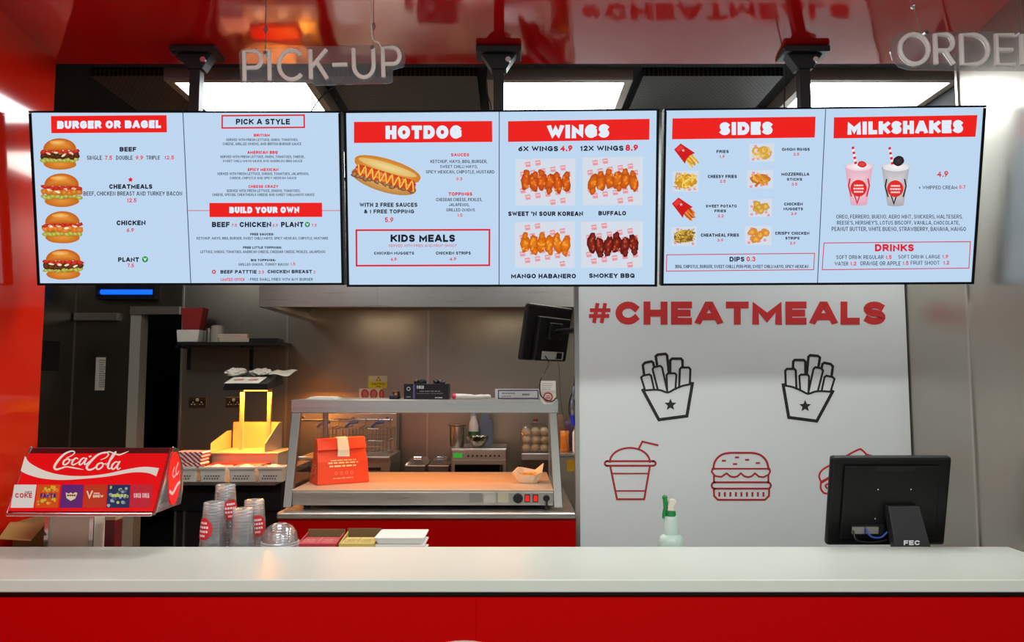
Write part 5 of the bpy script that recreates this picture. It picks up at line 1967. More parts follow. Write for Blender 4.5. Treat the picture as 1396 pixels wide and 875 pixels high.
# controls on the base
yf2 = yw - .0005
xd = Xa(706, yw)
zd2 = Za(679, yw)
MB().lathe([(0.024, -.02), (0.026, -.006), (0.026, 0)], (xd, yf2, zd2), 24, 'y').build('thermostat_dial', BLACK, hd_, smooth=True)
for px in (718.5, 729.5):
    x = Xa(px, yw)
    o = MB().box(x - .014, x + .014, yf2 - .006, yf2, zd2 - .02, zd2 + .02).build('switch_frame', BLACK, hd_)
    MB().box(x - .010, x + .010, yf2 - .010, yf2 - .0065, zd2 - .015, zd2 + .015).build('rocker', mat('lit_red_rocker', (200, 20, 20), .4, emit=(255, 30, 30), estr=.5), o, world=False, loc=hd_.location)
x = Xa(744, yw)
MB().lathe([(0.016, -.012), (0.018, 0)], (x, yf2, zd2), 16, 'y').build('power_inlet', BLACK, hd_)
MB().tube(smooth_path([(x, yf2 - .016, zd2), (x, yf2 - .03, zd2 - .03), (x - .002, yf2 - .03, zd2 - .042), (x - .003, yf2 - .035, zq1 + .014)], 5), .006, 8).build('power_cord', BLACK, hd_, smooth=True)
for pa, pb_, m_ in ((641, 657, mat('rating_plate_grey', (150, 146, 138), .4, .5)), (660, 676, mat('rating_plate_light', (186, 182, 168), .5)), (679, 693, mat('rating_plate_cream', (190, 184, 150), .5))):
    MB().box(Xa(pa, yw), Xa(pb_, yw), yf2 - .001, yf2, zd2 - .022, zd2 + .026).build('rating_plate', m_, hd_)

# ---- orange takeaway bag
bag_m = mat('orange_paper_bag', (238, 70, 16), .55)
bx, by, bz = Xa(466, 4.36), 4.36, zw1 + .0008
tb = thing('takeaway_bag', 'orange paper takeaway bag with a folded top and white sticker', 'bag', (bx, by, bz), (0, 0, math.radians(31)))
tb['_base'] = (0, 0, 0)
W_, D_, H_ = .295, .16, .232
m = MB()
b0 = [(-W_ / 2, -D_ / 2, 0), (W_ / 2, -D_ / 2, 0), (W_ / 2, D_ / 2, 0), (-W_ / 2, D_ / 2, 0)]
mid = [(-W_ / 2 + .004, -D_ / 2 + .018, .12), (W_ / 2 - .004, -D_ / 2 + .018, .12), (W_ / 2 - .012, D_ / 2 - .02, .12), (-W_ / 2 + .012, D_ / 2 - .02, .12)]
top = [(-W_ / 2 + .012, -.016, H_), (W_ / 2 - .014, -.016, H_ + .006), (W_ / 2 - .014, .010, H_ + .006), (-W_ / 2 + .012, .010, H_)]
m.add(b0 + mid + top, [(3, 2, 1, 0), (0, 1, 5, 4), (1, 2, 6, 5), (2, 3, 7, 6), (3, 0, 4, 7), (4, 5, 9, 8), (5, 6, 10, 9), (6, 7, 11, 10), (7, 4, 8, 11), (8, 9, 10, 11)])
m.build('bag_body', bag_m, tb, world=False, bevel=.004)
m = MB().hexa([(-W_ / 2 + .008, -.052, H_ - .05), (W_ / 2 - .01, -.052, H_ - .044), (W_ / 2 - .01, -.046, H_ - .044), (-W_ / 2 + .008, -.046, H_ - .05)],
              [(-W_ / 2 + .008, -.026, H_ + .012), (W_ / 2 - .01, -.026, H_ + .018), (W_ / 2 - .01, .012, H_ + .018), (-W_ / 2 + .008, .012, H_ + .012)])
m.build('folded_flap', bag_m, tb, world=False, bevel=.003)


def face(x, z, l=0):   # point on the front face of the bag (u across, height)
    if z <= .12:
        y = -D_ / 2 + .018 * z / .12
    else:
        y = -D_ / 2 + .018 + (-.016 + D_ / 2 - .018) * (z - .12) / (H_ - .12)
    return Vector((x, y - .0012 - .0006 * l, z))


st_ = MB()
st_.add([(-.030, -.053, H_ - .085), (.040, -.053, H_ - .088), (.037, -.0555, H_ - .050), (-.028, -.0555, H_ - .050), (.034, -.0285, H_ + .0165), (-.026, -.0285, H_ + .015), (-.026, .004, H_ + .0175), (.034, .004, H_ + .0195)], [(0, 1, 2, 3), (3, 2, 4, 5), (5, 4, 7, 6)])
o = st_.build('sticker', mat('bag_sticker', (248, 240, 214), .6), tb, world=False)
so = o.modifiers.new('thick', 'SOLIDIFY'); so.thickness = .0012; so.offset = 0
c = Canvas(lambda px, py, l: face(px, py, l))
YC = (255, 222, 150)


c.scrib(-.085, .108, .085, .119, YC)
c.scrib(-.07, .1235, .075, .130, YC)
c.layer = 1
c.scrib(-.078, .090, .080, .102, YC)
for i in range(4):
    c.ring(-.042 + i * .03, .058, .007, .0022, (240, 150, 110))
c.scrib(-.06, .028, .055, .034, (246, 190, 150))
c.build('bag_print', PRINT, tb)
c = Canvas(lambda px, py, l: Vector((-W_ / 2 - .0012 + (.004 * py / .12), px, py)))
rr_ = random.Random(6)
for i in range(60):
    x_, z_ = rr_.uniform(-.05, .045), rr_.uniform(.012, .11)
    c.stroke([(x_, z_), (x_ + rr_.uniform(-.008, .008), z_ + rr_.uniform(-.008, .008))], .003, (244, 190, 160))
c.build('side_print', PRINT, tb)

# ---- paper boat of chips
ft = thing('chip_tray', 'glowing white paper boat of chips at the right of the heated shelf', 'food tray', (Xa(720, 4.36), 4.36, zw1 + .0008))
fx, fy, fz = ft.location
m = MB()
rim = [(-.085, -.05, .062), (-.03, -.085, .050), (.035, -.085, .048), (.075, -.06, .062), (.088, .05, .100), (.04, .075, .06), (-.03, .075, .074), (-.06, .05, .078), (-.095, 0, .05)]
N = len(rim)
bot = [(.62 * x_, .62 * y_, 0) for x_, y_, z_ in rim]
inn = [(.95 * x_, .95 * y_, z_ - .001) for x_, y_, z_ in rim]
ib = [(.58 * x_, .58 * y_, .004) for x_, y_, z_ in rim]
vs = [(fx + x_, fy + y_, fz + z_) for x_, y_, z_ in bot + rim + inn + ib]
fs = [tuple(range(N - 1, -1, -1)), tuple(range(3 * N, 4 * N))]
for i in range(N):
    j = (i + 1) % N
    fs += [(i, j, N + j, N + i), (N + i, N + j, 2 * N + j, 2 * N + i), (2 * N + i, 2 * N + j, 3 * N + j, 3 * N + i)]
m.add(vs, fs)
m.build('paper_boat', mat('boat_paper', (240, 226, 196), .7), ft)
CH = mat('golden_chip', (226, 164, 52), .6, noise=(40, .15))
rr_ = random.Random(8)
for i in range(22):
    a = rr_.uniform(0, PI)
    L = rr_.uniform(.02, .034)
    x_, y_ = fx + rr_.uniform(-.04, .04), fy + rr_.uniform(-.03, .03)
    z_ = fz + .022 + rr_.uniform(0, .026)
    dx, dy, dz = L * math.cos(a), L * math.sin(a), rr_.uniform(-.006, .012)
    MB().tube([(x_ - dx, y_ - dy, z_ - dz), (x_ + dx, y_ + dy, z_ + dz)], .0052, 4).build('chip', CH, ft)

# ---- things on top of the warmer
zk = zk1 + .0006
for i in range(3):
    x0, x1 = Xa(426 + i * 2, 4.45), Xa(464 - i * 3, 4.45)
    o = MB().box(x0, x1, 4.34 + i * .01, 4.56, zk + i * .0045, zk + i * .0045 + .004).build('paper_bag_flat', OFFWHITE, loc=((x0 + x1) / 2, 4.45, zk + i * .0045))
    tag(o, 'flat white paper bag in the thin pile at the left on the warmer top', 'paper bag', 'flat paper bags on the warmer top')
    o['group'] = 'flat paper bags on the warmer top'
g = thing('small_gadget', 'small black gadget with a copper spot on the warmer top beside the glove box', 'gadget', (Xa(539, 4.4), 4.4, zk))
MB().box(Xa(533, 4.4), Xa(546, 4.4), 4.36, 4.44, zk, zk + .022).build('gadget_base', BLACK, g, bevel=.006)
MB().prism([(Xa(538, 4.4), zk + .0225), (Xa(546, 4.4), zk + .0225), (Xa(545, 4.4), zk + .045), (Xa(537, 4.4), zk + .042)], 1, 4.37, 4.43).build('gadget_head', BLACK, g, bevel=.004)
MB().lathe([(.009, -.003), (.009, 0)], (Xa(540.5, 4.36), 4.3695, zk + .028), 12, 'y').build('copper_spot', mat('copper', (220, 130, 70), .3, .6), g)

x0, x1 = Xa(551.5, 4.36), Xa(612, 4.36)
zg = Za(523, 4.36)
gb = thing('glove_box', 'black box of disposable gloves with a purple stripe on the warmer top', 'box', ((x0 + x1) / 2, 4.42, zk))
MB().box(x0, x1, 4.36, 4.48, zk, zg).build('carton', mat('black_card', (20, 18, 20), .45), gb, bevel=.002)
c = Canvas(lambda px, py, l, f=plane_fn((0, 4.36, 0), I3, step=.0008): f(px, py, l) + Vector((0, 4.36, 0)) - gb.location)
c.rect(563, 524, 565.8, 543.5, (90, 80, 140))
c.layer = 2
WT = (226, 224, 226)
c.text('BOLD', 568, 525.5, 578, 530, .28, WT)
c.scrib(572, 532.5, 600, 534, (150, 150, 154))
c.scrib(568, 535.5, 586, 537, (120, 120, 124)).scrib(588, 535.5, 604, 537, (120, 120, 124))
c.scrib(593, 541, 603, 543, WT)
c.ring(557, 530, 2.2, .8, WT).scrib(554, 540, 560, 542, (150, 150, 160))
c.build('box_print', PRINT, gb)
rr_ = random.Random(3)
for px in (570, 577, 596, 603):
    x = Xa(px, 4.42)
    MB().sphere((x, 4.42, zg + .006), .022, .02, .018, 9, 6, .25, rr_).build('glove_tip', BLACK, gb, smooth=True)

pw = thing('paper_wrap', 'crumpled white paper wrap with a pink end on the warmer top', 'paper wrap', (Xa(640, 4.34), 4.34, zk))
rr_ = random.Random(5)
pts, rs = [], []
for i in range(12):
    u_ = i / 11
    pts.append((Xa(621 + 48 * u_, 4.34), 4.34 + .01 * math.sin(u_ * 9), zk + .0165 - .008 * u_ * (1 - u_)))
    rs.append(.0155 - .006 * u_ + rr_.uniform(-.003, .002))
MB().tube(pts, rs, 9).build('wrap', OFFWHITE, pw, smooth=True)
MB().sphere((Xa(620, 4.34), 4.34, zk + .017), .017, .017, .016, 9, 6, .15, rr_).build('pink_end', mat('hot_pink', (236, 50, 100), .5), pw, smooth=True)

x0, x1 = Xa(675, 4.38), Xa(735, 4.38)
zb1 = Za(530.5, 4.38)
wb = thing('white_box', 'long white printed box with purple edges on the warmer top', 'box', ((x0 + x1) / 2, 4.44, zk))
MB().box(x0, x1, 4.38, 4.50, zk, zb1).build('carton', mat('white_card', (206, 204, 206), .5), wb, bevel=.001)
c = Canvas(lambda px, py, l, f=plane_fn((0, 4.38, 0), I3, step=.0008): f(px, py, l) + Vector((0, 4.38, 0)) - wb.location)
c.stroke([(679.5, 532), (733.5, 532), (733.5, 543), (679.5, 543)], 1.4, (70, 60, 90), True)
c.scrib(684, 535, 702, 537, (110, 106, 116)).scrib(712, 536, 722, 539.5, (110, 106, 116))
c.scrib(684, 539, 696, 541, (140, 136, 146))
c.build('box_print', PRINT, wb)

ps = thing('hanging_sheet', 'white paper sheet with a round red logo hanging over the front of the warmer canopy', 'paper', P(747, 548, yc1 - .004))
m = MB()
zz = [Za(p_, yc1 - .004) for p_ in (551, 545, 532, 519)]
xs_ = [(Xa(741, yc1), Xa(753, yc1)), (Xa(736, yc1), Xa(757.5, yc1)), (Xa(735, yc1), Xa(757.5, yc1)), (Xa(735, yc1), Xa(757.5, yc1))]
vs = []
for (a, b), z_, y_ in zip(xs_, zz, (yc1 - .006, yc1 - .005, yc1 - .002, yc1 + .012)):
    vs += [(a, y_, z_), (b, y_, z_)]
m.add(vs, [(0, 1, 3, 2), (2, 3, 5, 4), (4, 5, 7, 6)])
o = m.build('sheet', OFFWHITE, ps)
so = o.modifiers.new('thick', 'SOLIDIFY'); so.thickness = .001
c = Canvas(lambda px, py, l, f=plane_fn((0, yc1 - .009, 0), I3, step=.0008): f(px, py, l) + Vector((0, yc1 - .009, 0)) - ps.location)
c.blob(747, 541, 6.6, 6.4, (190, 30, 34), (190, 30, 34), 0, 0, 24)
c.layer = 2
c.blob(747, 541, 4.9, 4.6, (226, 214, 204), (226, 214, 204), 0, 0, 20)
c.layer = 3
c.scrib(744, 538.6, 750, 540.6, (190, 30, 34)).rect(743.5, 541.5, 750.5, 543, (190, 30, 34))
for i in range(4):
    c.stroke([(739, 523 + i * 2.5), (753 - i, 523 + i * 2.5)], .6, (140, 136, 130))
c.build('logo_print', PRINT, ps)

# ============================================================ staff monitor hung from the partition
km_loc = P(749, 456, 4.42)
kr = Euler((math.radians(10), 0, math.radians(52)), 'XYZ')
km = thing('kitchen_monitor', 'black kitchen monitor seen from behind, hung on an arm at the partition edge', 'monitor', km_loc, kr)
km['_base'] = (0, 0, 0)
MB().box(-.235, .21, 0.0, .03, -.155, .165).build('screen_shell', BLACK, km, world=False, bevel=.012)
MB().box(-.15, .16, -.03, -.0005, -.15, .10).build('rear_housing', BLACK, km, world=False, bevel=.008)
MB().box(-.06, .06, -.042, -.0305, -.03, .07).build('mount_plate', BLACK_METAL, km, world=False, bevel=.004)
for a, b in ((-.052, -.022), (-.052, .062), (.052, -.022), (.052, .062)):
    MB().lathe([(.006, -.046), (.006, -.0425)], (a, 0, b), 10, 'y').build('screw', CHROME, km, world=False)
MB().box(-.09, .12, -.034, -.0305, -.14, -.095).build('port_panel', mat('port_panel_grey', (190, 186, 176), .5), km, world=False)
MB().box(.05, .10, -.038, -.0345, -.135, -.10).build('port_block', BLACK, km, world=False)
# arm to the partition
def kml(w_):
    return kr.to_matrix().transposed() @ (Vector(w_) - km_loc)


pA = km_loc + kr.to_matrix() @ Vector((0, -.043, .02))
pB = Vector((xp0 + .05, YP + .075, km_loc.z + .02))
MB().tube([kml(pA), kml(pA.lerp(pB, .5) + Vector((.03, .03, 0))), kml(pB)], .016, 10).build('arm_tube', BLACK_METAL, km, world=False, smooth=True)
m = MB().box(xp0 + .01, xp0 + .10, YP + .046, YP + .062, km_loc.z - .06, km_loc.z + .10)
m.v = [kml(p_) for p_ in m.v]
m.build('arm_plate', BLACK_METAL, km, world=False)
q = smooth_path([km_loc + kr.to_matrix() @ Vector((-.07, -.042, -.12)), P(748, 496, 4.36), P(739, 512, 4.2), P(736, 524, 4.19), P(738, 540, 4.19), P(752, 547, 4.19), P(758, 542, 4.19)], 6)
tag(MB().tube(q, .0035, 6).build('monitor_cable', BLACK, loc=q[0], smooth=True), 'black cable looping from the kitchen monitor down to the warmer canopy', 'cable')
# blue lead hanging at the partition edge
q = smooth_path([km_loc + kr.to_matrix() @ Vector((.03, -.042, -.13)), P(762, 500, 4.42), P(764, 540, 4.6), P(770, 580, 4.95), P(774, 616, 5.09)], 6)
tag(MB().tube(q, .0016, 6).build('thin_lead', mat('blue_grey_lead', (70, 80, 120), .5), loc=q[0], smooth=True), 'thin blue grey lead hanging straight down from the kitchen monitor', 'cable')
q = smooth_path([P(784, 512, 4.02), P(782, 530, 4.02), P(777, 545, 4.03), P(776, 562, 4.03), P(781, 576, 4.03), P(784, 562, 4.03), P(783, 545, 4.02)], 6)
bl = thing('cable_bundle', 'coiled black and blue cable bundle hanging on the partition edge', 'cable', q[0])
MB().tube(q, .004, 6).build('black_loop', BLACK, bl, smooth=True)
q = smooth_path([P(783, 526, 4.01), P(780, 545, 4.012), P(780, 558, 4.012), P(782, 570, 4.012)], 6)
MB().tube(q, [.004 + .003 * math.sin(i) for i in range(len(q))], 7).build('silver_wrap', mat('silver_blue_wrap', (130, 140, 170), .35, .4), bl, smooth=True)
MB().tube([P(779, 566, 4.01), P(782, 580, 4.01)], .011, 8).build('blue_plug', mat('blue_plug', (20, 40, 170), .4), bl, smooth=True)

# ============================================================ drinks dispenser
yd = 2.87
z0 = Za(698, yd)
zt_ = Za(610, 3.0)
X0, X1 = P(6, 697, yd).x, P(213, 697, yd).x
dd = thing('drinks_dispenser', 'red illuminated soft drinks dispenser head with white script lettering on a pale column', 'drinks dispenser', ((X0 + X1) / 2, 3.0, Zw))
prof = [(yd + .004, z0), (yd + .112, zt_ - .02), (yd + .13, zt_), (3.04, zt_ - .012), (3.075, zt_ - .06), (3.095, z0 + .13), (3.095, z0 + .05), (3.08, z0)]
MB().prism(prof, 0, X0 + .012, X1 - .012).build('housing', mat('dispenser_shell', (70, 14, 16), .3), dd, bevel=.003)


def scaled(k_, dy=0, dz=0):
    cy = sum(p_[0] for p_ in prof) / len(prof)
    cz = sum(p_[1] for p_ in prof) / len(prof)
    return [(cy + (a - cy) * k_ + dy, cz + (b - cz) * k_ + dz) for a, b in prof]


for xa, xb in ((X0, X0 + .0118), (X1 - .0118, X1)):
    o = MB().prism(scaled(1.035), 0, xa, xb).build('end_cap', CHROME, dd, bevel=.003)
    if xa > X0:
        MB().prism(scaled(.80), 0, xb + .0003, xb + .002).build('end_cap_panel', mat('grey_endcap', (120, 118, 116), .35, .5), o, world=False, loc=dd.location)
        cy, cz = scaled(1)[0][0] + .13, (z0 + zt_) / 2 - .005
        ov = []
        for i in range(24):
            a = 2 * PI * i / 24
            ov.append((cy + .05 * math.cos(a), cz + .10 * math.sin(a)))
        MB().prism(ov, 0, xb + .0025, xb + .006).build('end_cap_badge', mat('lit_red_badge', (210, 20, 20), .3, emit=(255, 30, 20), estr=.55), o, world=False, loc=dd.location)
        c = Canvas(lambda px, py, l: Vector((X1 + .0062 + .0004 * l - dd.location.x, px - dd.location.y, py - dd.location.z)))
        c.stroke(smooth_path([(cy - .04, cz - .045), (cy - .015, cz - .055), (cy + .02, cz - .03), (cy + .042, cz - .022)], 4), .012, (250, 230, 230))
        c.stroke(smooth_path([(cy - .01, cz + .04), (cy - .022, cz + .02), (cy - .012, cz + .005), (cy + .005, cz + .012)], 4), .007, (250, 210, 210))
        c.stroke(smooth_path([(cy + .022, cz + .055), (cy + .006, cz + .03), (cy + .016, cz + .012), (cy + .03, cz + .022)], 4), .007, (250, 210, 210))
        c.build('badge_print', PRINT, o)
MB().box(X0 + .012, X1 - .012, yd - .012, yd + .03, z0 - .014, z0 - .0005).build('chrome_lip', CHROME, dd, bevel=.003)
ang = -math.atan2(.108, zt_ - .02 - z0)
Rf = Euler((ang, 0, 0), 'XYZ').to_matrix()
org = Vector((0, yd - .003, z0))
pf = plane_fn(org, Rf, step=.0006)


def face_fn(px, py, l):
    return Rf @ pf(px, py, l) + org - dd.location


# illuminated front sheet
h_ = math.hypot(.108, zt_ - .02 - z0)
m = MB()
for (xa, za) in ():
    pass
vs = [org + Rf @ Vector((x_, y_, z_)) for z_ in (0.004, h_) for y_ in (0, .004) for x_ in (X0 + .012, X1 - .012)]
m.add(vs, [(0, 2, 3, 1), (4, 5, 7, 6), (0, 1, 5, 4), (2, 6, 7, 3), (0, 4, 6, 2), (1, 3, 7, 5)])
m.build('front_sheet', mat('lit_red_sheet', (190, 10, 14), .2, emit=(214, 12, 18), estr=.42), dd)
c = Canvas(face_fn, 0, 590, 4.861)
CREAM_ = (240, 226, 214)
up = smooth_path([(166, 152), (200, 200), (300, 252), (420, 280), (560, 286), (700, 272), (850, 240), (960, 225), (1054, 234)], 5)
lo = smooth_path([(138, 252), (180, 274), (270, 300), (400, 312), (560, 304), (720, 288), (880, 262), (980, 266), (1036, 288)], 5)
n = len(up)
for i in range(n - 1):
    c.poly([tuple(up[i]), tuple(up[i + 1]), tuple(lo[i + 1]), tuple(lo[i])], CREAM_)
c.build('white_ribbon', LIT_PRINT, dd, 'white wave ribbon')
c = Canvas(face_fn, 0, 590, 4.861)
c.layer = 2


def brush(pts, widths, n=6):
    q_ = smooth_path(pts, n)
    k_ = len(q_)
    c.layer = 2 + .3 * ((c.layer * 10) % 3)
    L, R_2 = [], []
    for i, p_ in enumerate(q_):
        a = q_[max(i - 1, 0)]
        b = q_[min(i + 1, k_ - 1)]
        d_ = (b - a).normalized()
        u_ = i / (k_ - 1) * (len(widths) - 1)
        j = min(int(u_), len(widths) - 2)
        w_ = widths[j] + (widths[j + 1] - widths[j]) * (u_ - j)
        L.append(p_ + Vector((-d_.y, d_.x)) * w_ / 2)
        R_2.append(p_ - Vector((-d_.y, d_.x)) * w_ / 2)
    for i in range(k_ - 1):
        c.poly([tuple(L[i]), tuple(L[i + 1]), tuple(R_2[i + 1]), tuple(R_2[i])], (246, 234, 224))


brush([(440, 168), (478, 150), (496, 130), (476, 122), (430, 140), (388, 182), (362, 224), (372, 243), (404, 236), (440, 226), (486, 232), (520, 238), (556, 244)], [4, 6, 8, 9, 12, 15, 15, 12, 10, 8, 9, 7, 2])
brush([(452, 172), (428, 184), (420, 206), (434, 212), (456, 196), (462, 176), (448, 172), (462, 182), (488, 176)], [7, 11, 12, 9, 9, 8, 5, 5, 4])
brush([(520, 174), (504, 168), (484, 186), (478, 206), (490, 212), (516, 198), (532, 184)], [7, 9, 12, 12, 9, 6, 5])
brush([(572, 172), (552, 168), (530, 190), (528, 210), (542, 208), (564, 184), (576, 168), (562, 196), (564, 210), (580, 202), (590, 190)], [6, 9, 12, 11, 8, 8, 10, 11, 9, 5, 3])
brush([(590, 160), (606, 154)], [9, 9])
brush([(668, 180), (704, 164), (720, 142), (700, 130), (650, 146), (604, 188), (576, 226), (588, 245), (616, 240), (640, 222), (652, 204)], [4, 6, 8, 9, 12, 15, 15, 12, 10, 7, 4])
brush([(672, 198), (648, 210), (640, 232), (654, 242), (678, 226), (684, 204), (668, 198), (684, 208), (706, 202)], [7, 11, 12, 9, 9, 8, 5, 5, 4])
brush([(700, 216), (740, 176), (764, 140), (770, 126), (752, 140), (728, 186), (716, 226), (728, 238), (746, 226)], [4, 6, 7, 7, 9, 12, 13, 8, 4])
brush([(786, 196), (766, 194), (744, 216), (744, 238), (758, 238), (782, 210), (796, 188), (778, 222), (782, 242), (800, 232)], [6, 9, 12, 11, 8, 8, 10, 12, 9, 4])
brush([(690, 138), (722, 126), (756, 136), (790, 146), (826, 134), (856, 122)], [4, 8, 9, 9, 7, 2])
c.build('script_lettering', LIT_PRINT, dd, 'white script lettering')
tiles = [((97, 244, 222, 72), (232, 222, 214), 'white'), ((253, 402, 385, 233), (222, 86, 30), 'orange'), ((413, 555, 545, 395), (106, 46, 120), 'purple'),
         ((565, 707, 700, 550), (206, 62, 38), 'red orange'), ((716, 866, 858, 705), (48, 58, 96), 'dark blue'), ((876, 1015, 1003, 860), (206, 48, 62), 'red')]
rr_ = random.Random(1)
for i, ((a, b, d_, e_), col, nm) in enumerate(tiles):
    c = Canvas(face_fn, 0, 590, 4.861)
    c.layer = 3
    c.poly([(a, 344), (b, 344), (d_, 497), (e_, 497)], col)
    o = c.build('flavour_tile', LIT_PRINT, dd, '%s flavour tile' % nm)
    c = Canvas(face_fn, 0, 590, 4.861)
    c.layer = 4
    cx = (a + b + d_ + e_) / 4
    if i == 0:
        c.text('DIET', cx + 10, 388, cx + 56, 402, .2, (90, 70, 70)).text('COKE', cx - 56, 400, cx + 56, 432, .24, (206, 60, 60))
    elif i in (1, 4):
        for k_ in range(26):
            y_ = rr_.uniform(356, 488)
            x_ = cx + rr_.uniform(-58, 58) - (y_ - 420) * .12
            cc = ((236, 176, 50), (240, 130, 50), (206, 196, 60)) if i == 1 else ((206, 204, 90), (170, 180, 190), (90, 104, 130))
            r_3 = rr_.uniform(6, 13)
            c.layer = 4 + .2 * (k_ % 4)
            c.blob(x_, y_, r_3, r_3, cc[k_ % 3], cc[k_ % 3], 0, .1, 12)
        c.layer = 6
        if i == 1:
            c.text('FANTA', cx - 48, 402, cx + 58, 434, .26, (44, 50, 120))
        else:
            c.scrib(cx - 44, 404, cx + 52, 430, (206, 214, 120))
    elif i == 2:
        c.poly([(cx - 40, 396), (cx - 18, 404), (cx - 6, 396), (cx + 8, 406), (cx + 24, 394), (cx + 38, 400), (cx + 24, 436), (cx - 6, 452), (cx - 34, 434)], (232, 214, 170), (240, 226, 190))
        c.layer = 5
        c.scrib(cx - 30, 408, cx + 28, 424, (140, 30, 70))
    elif i == 3:
        c.stroke([(cx - 50, 390), (cx - 36, 430), (cx - 18, 388)], 9, (250, 220, 190))
        c.scrib(cx - 8, 396, cx + 32, 408, (250, 220, 190)).text('BREW', cx - 12, 412, cx + 56, 430, .26, (250, 220, 190))
    else:
        c.text('COCA-COLA', cx - 50, 400, cx + 52, 432, .2, (246, 190, 190))
    c.build('tile_print', LIT_PRINT, o)
# column and foot
xa, xb = Xa(87, 3.12), Xa(147, 3.12)
MB().box(xa, xb, 3.07, 3.30, Zw + .012, z0 - .0005 if z0 < 9 else 0).build('column', mat('column_beige', (240, 228, 206), .45), dd, bevel=.006)
for x in (xa - .006, xb - .010):
    MB().box(x, x + .016, 3.062, 3.0695, Zw + .012, z0 - .016).build('column_trim', CHROME, dd)
MB().box(xa, xb + .08, 3.04, 3.34, Zw + .0005, Zw + .0115).build('base_plate', STEEL_H, dd)
MB().box(Xa(157, 3.12), Xa(171, 3.12), 3.1, 3.16, Zw + .012, Za(708, 3.12)).build('side_tap', mat('dark_red_plastic', (110, 20, 26), .4), dd, bevel=.004)
MB().box(Xa(157, 3.12), Xa(171, 3.12), 3.1, 3.16, Za(708, 3.12) + .0003, Za(703, 3.12)).build('side_tap_cap', mat('tan_plastic', (200, 170, 120), .4), dd)

# cardboard box below the dispenser
kb = thing('cardboard_box', 'open brown cardboard box under the left end of the drinks dispenser', 'box', (-1.87, 3.2, Zw))
zc3 = Za(712, 3.1)
xa, xb = -1.965, -1.835
m = MB()
e = .004
m.box(xa, xb, 3.09, 3.09 + e, Zw + .0005, zc3).box(xa, xb, 3.33, 3.33 + e, Zw + .0005, zc3).box(xa, xa + e, 3.09 + e, 3.33, Zw + .0005, zc3).box(xb - e, xb, 3.09 + e, 3.33, Zw + .0005, zc3).box(xa + e, xb - e, 3.09 + e, 3.33, Zw + .0005, Zw + .005)
m.build('carton_walls', CARD, kb)


def flap(pts, nm):
    m_ = MB()
    n_ = Vector((0, 0, -.004))
    m_.hexa([Vector(p_) + n_ for p_ in pts], pts)
    m_.build(nm, CARD, kb)


flap([(xa - .01, 3.02, zc3 - .045), (xb - .01, 3.01, zc3 - .05), (xb + .005, 3.085, zc3 + .004), (xa - .01, 3.085, zc3 + .004)], 'front_flap')
flap([(xa, 3.335, zc3 + .002), (xb, 3.335, zc3 + .002), (xb, 3.40, zc3 + .045), (xa, 3.40, zc3 + .045)], 'rear_flap')

# ============================================================ cups, lids and cartons behind the counter
CUP = clear('clear_cup_plastic', (252, 252, 252), .10, .12, .4, .05)
CUP_RIM = clear('cup_rim_plastic', (252, 252, 252), .16, .15, .4, .45)
cup_me = None


def cup_stack(px, py, y, label, group, lab_logo, side):
    """cups nested upside down"""
    global cup_me
    H, step = .185, .0125
    ztop = Za(py, y)
    n_ = max(3, int(round((ztop - Zw - H) / step)) + 1)
    x = P(px, 715, y).x
    for i in range(n_):
        o = thing('plastic_cup', label, 'cup', (x, y, Zw + .0006 + i * step), group=group)
        if cup_me is None:
            b = MB()
            b.m = 1
            b.shell([(.0552, 0), (.0575, .003), (.0575, .007), (.0534, .010)], (0, 0, 0), 28)
            b.m = 0
            b.shell([(.0534, .010), (.0400, .176)], (0, 0, 0), 28)
            b.m = 1
            b.shell([(.0400, .176), (.0378, .183), (.0335, .185)], (0, 0, 0), 28)
            b.m = 0
            b.shell([(.0335, .185), (.0, .181)], (0, 0, 0), 28)
            ch = b.build('cup_wall', [CUP, CUP_RIM], o, world=False, smooth=True)
            cup_me = ch.data
        else:
            ch = bpy.data.objects.new('cup_wall', cup_me)
            COL.objects.link(ch)
            ch.parent = o
    # printed round logo on the uppermost cup
    if lab_logo:
        a0 = side
        zc_2, rr2 = .085, .042

        def cyl(px_, py_, l):
            r_4 = .0538 - .0134 * (py_ - .010) / .166 + .0006 + .0004 * l
            a = a0 + px_ / .049
            return Vector((r_4 * math.sin(a), -r_4 * math.cos(a), py_))
        c_ = Canvas(cyl)
        for ring in range(6):
            for j in range(24):
                a, b = 2 * PI * j / 24, 2 * PI * (j + 1) / 24
                r0, r1 = rr2 * ring / 6, rr2 * (ring + 1) / 6
                q_ = [(r0 * math.cos(a), zc_2 + r0 * math.sin(a)), (r1 * math.cos(a), zc_2 + r1 * math.sin(a)), (r1 * math.cos(b), zc_2 + r1 * math.sin(b)), (r0 * math.cos(b), zc_2 + r0 * math.sin(b))]
                if ring == 0:
                    q_ = q_[1:3] + [q_[0]]
                c_.poly(q_, (204, 30, 36))
        c_.layer = 2
        for row, ww in ((.104, .020), (.088, .028), (.072, .026), (.056, .014)):
            for j in range(5):
                x_ = -ww + ww * 2 * j / 5
                c_.poly([(x_, row), (x_ + ww * .3, row), (x_ + ww * .3, row + .008), (x_, row + .008)], (240, 224, 224))
        c_.build('logo_print', PRINT, o, 'round red logo')


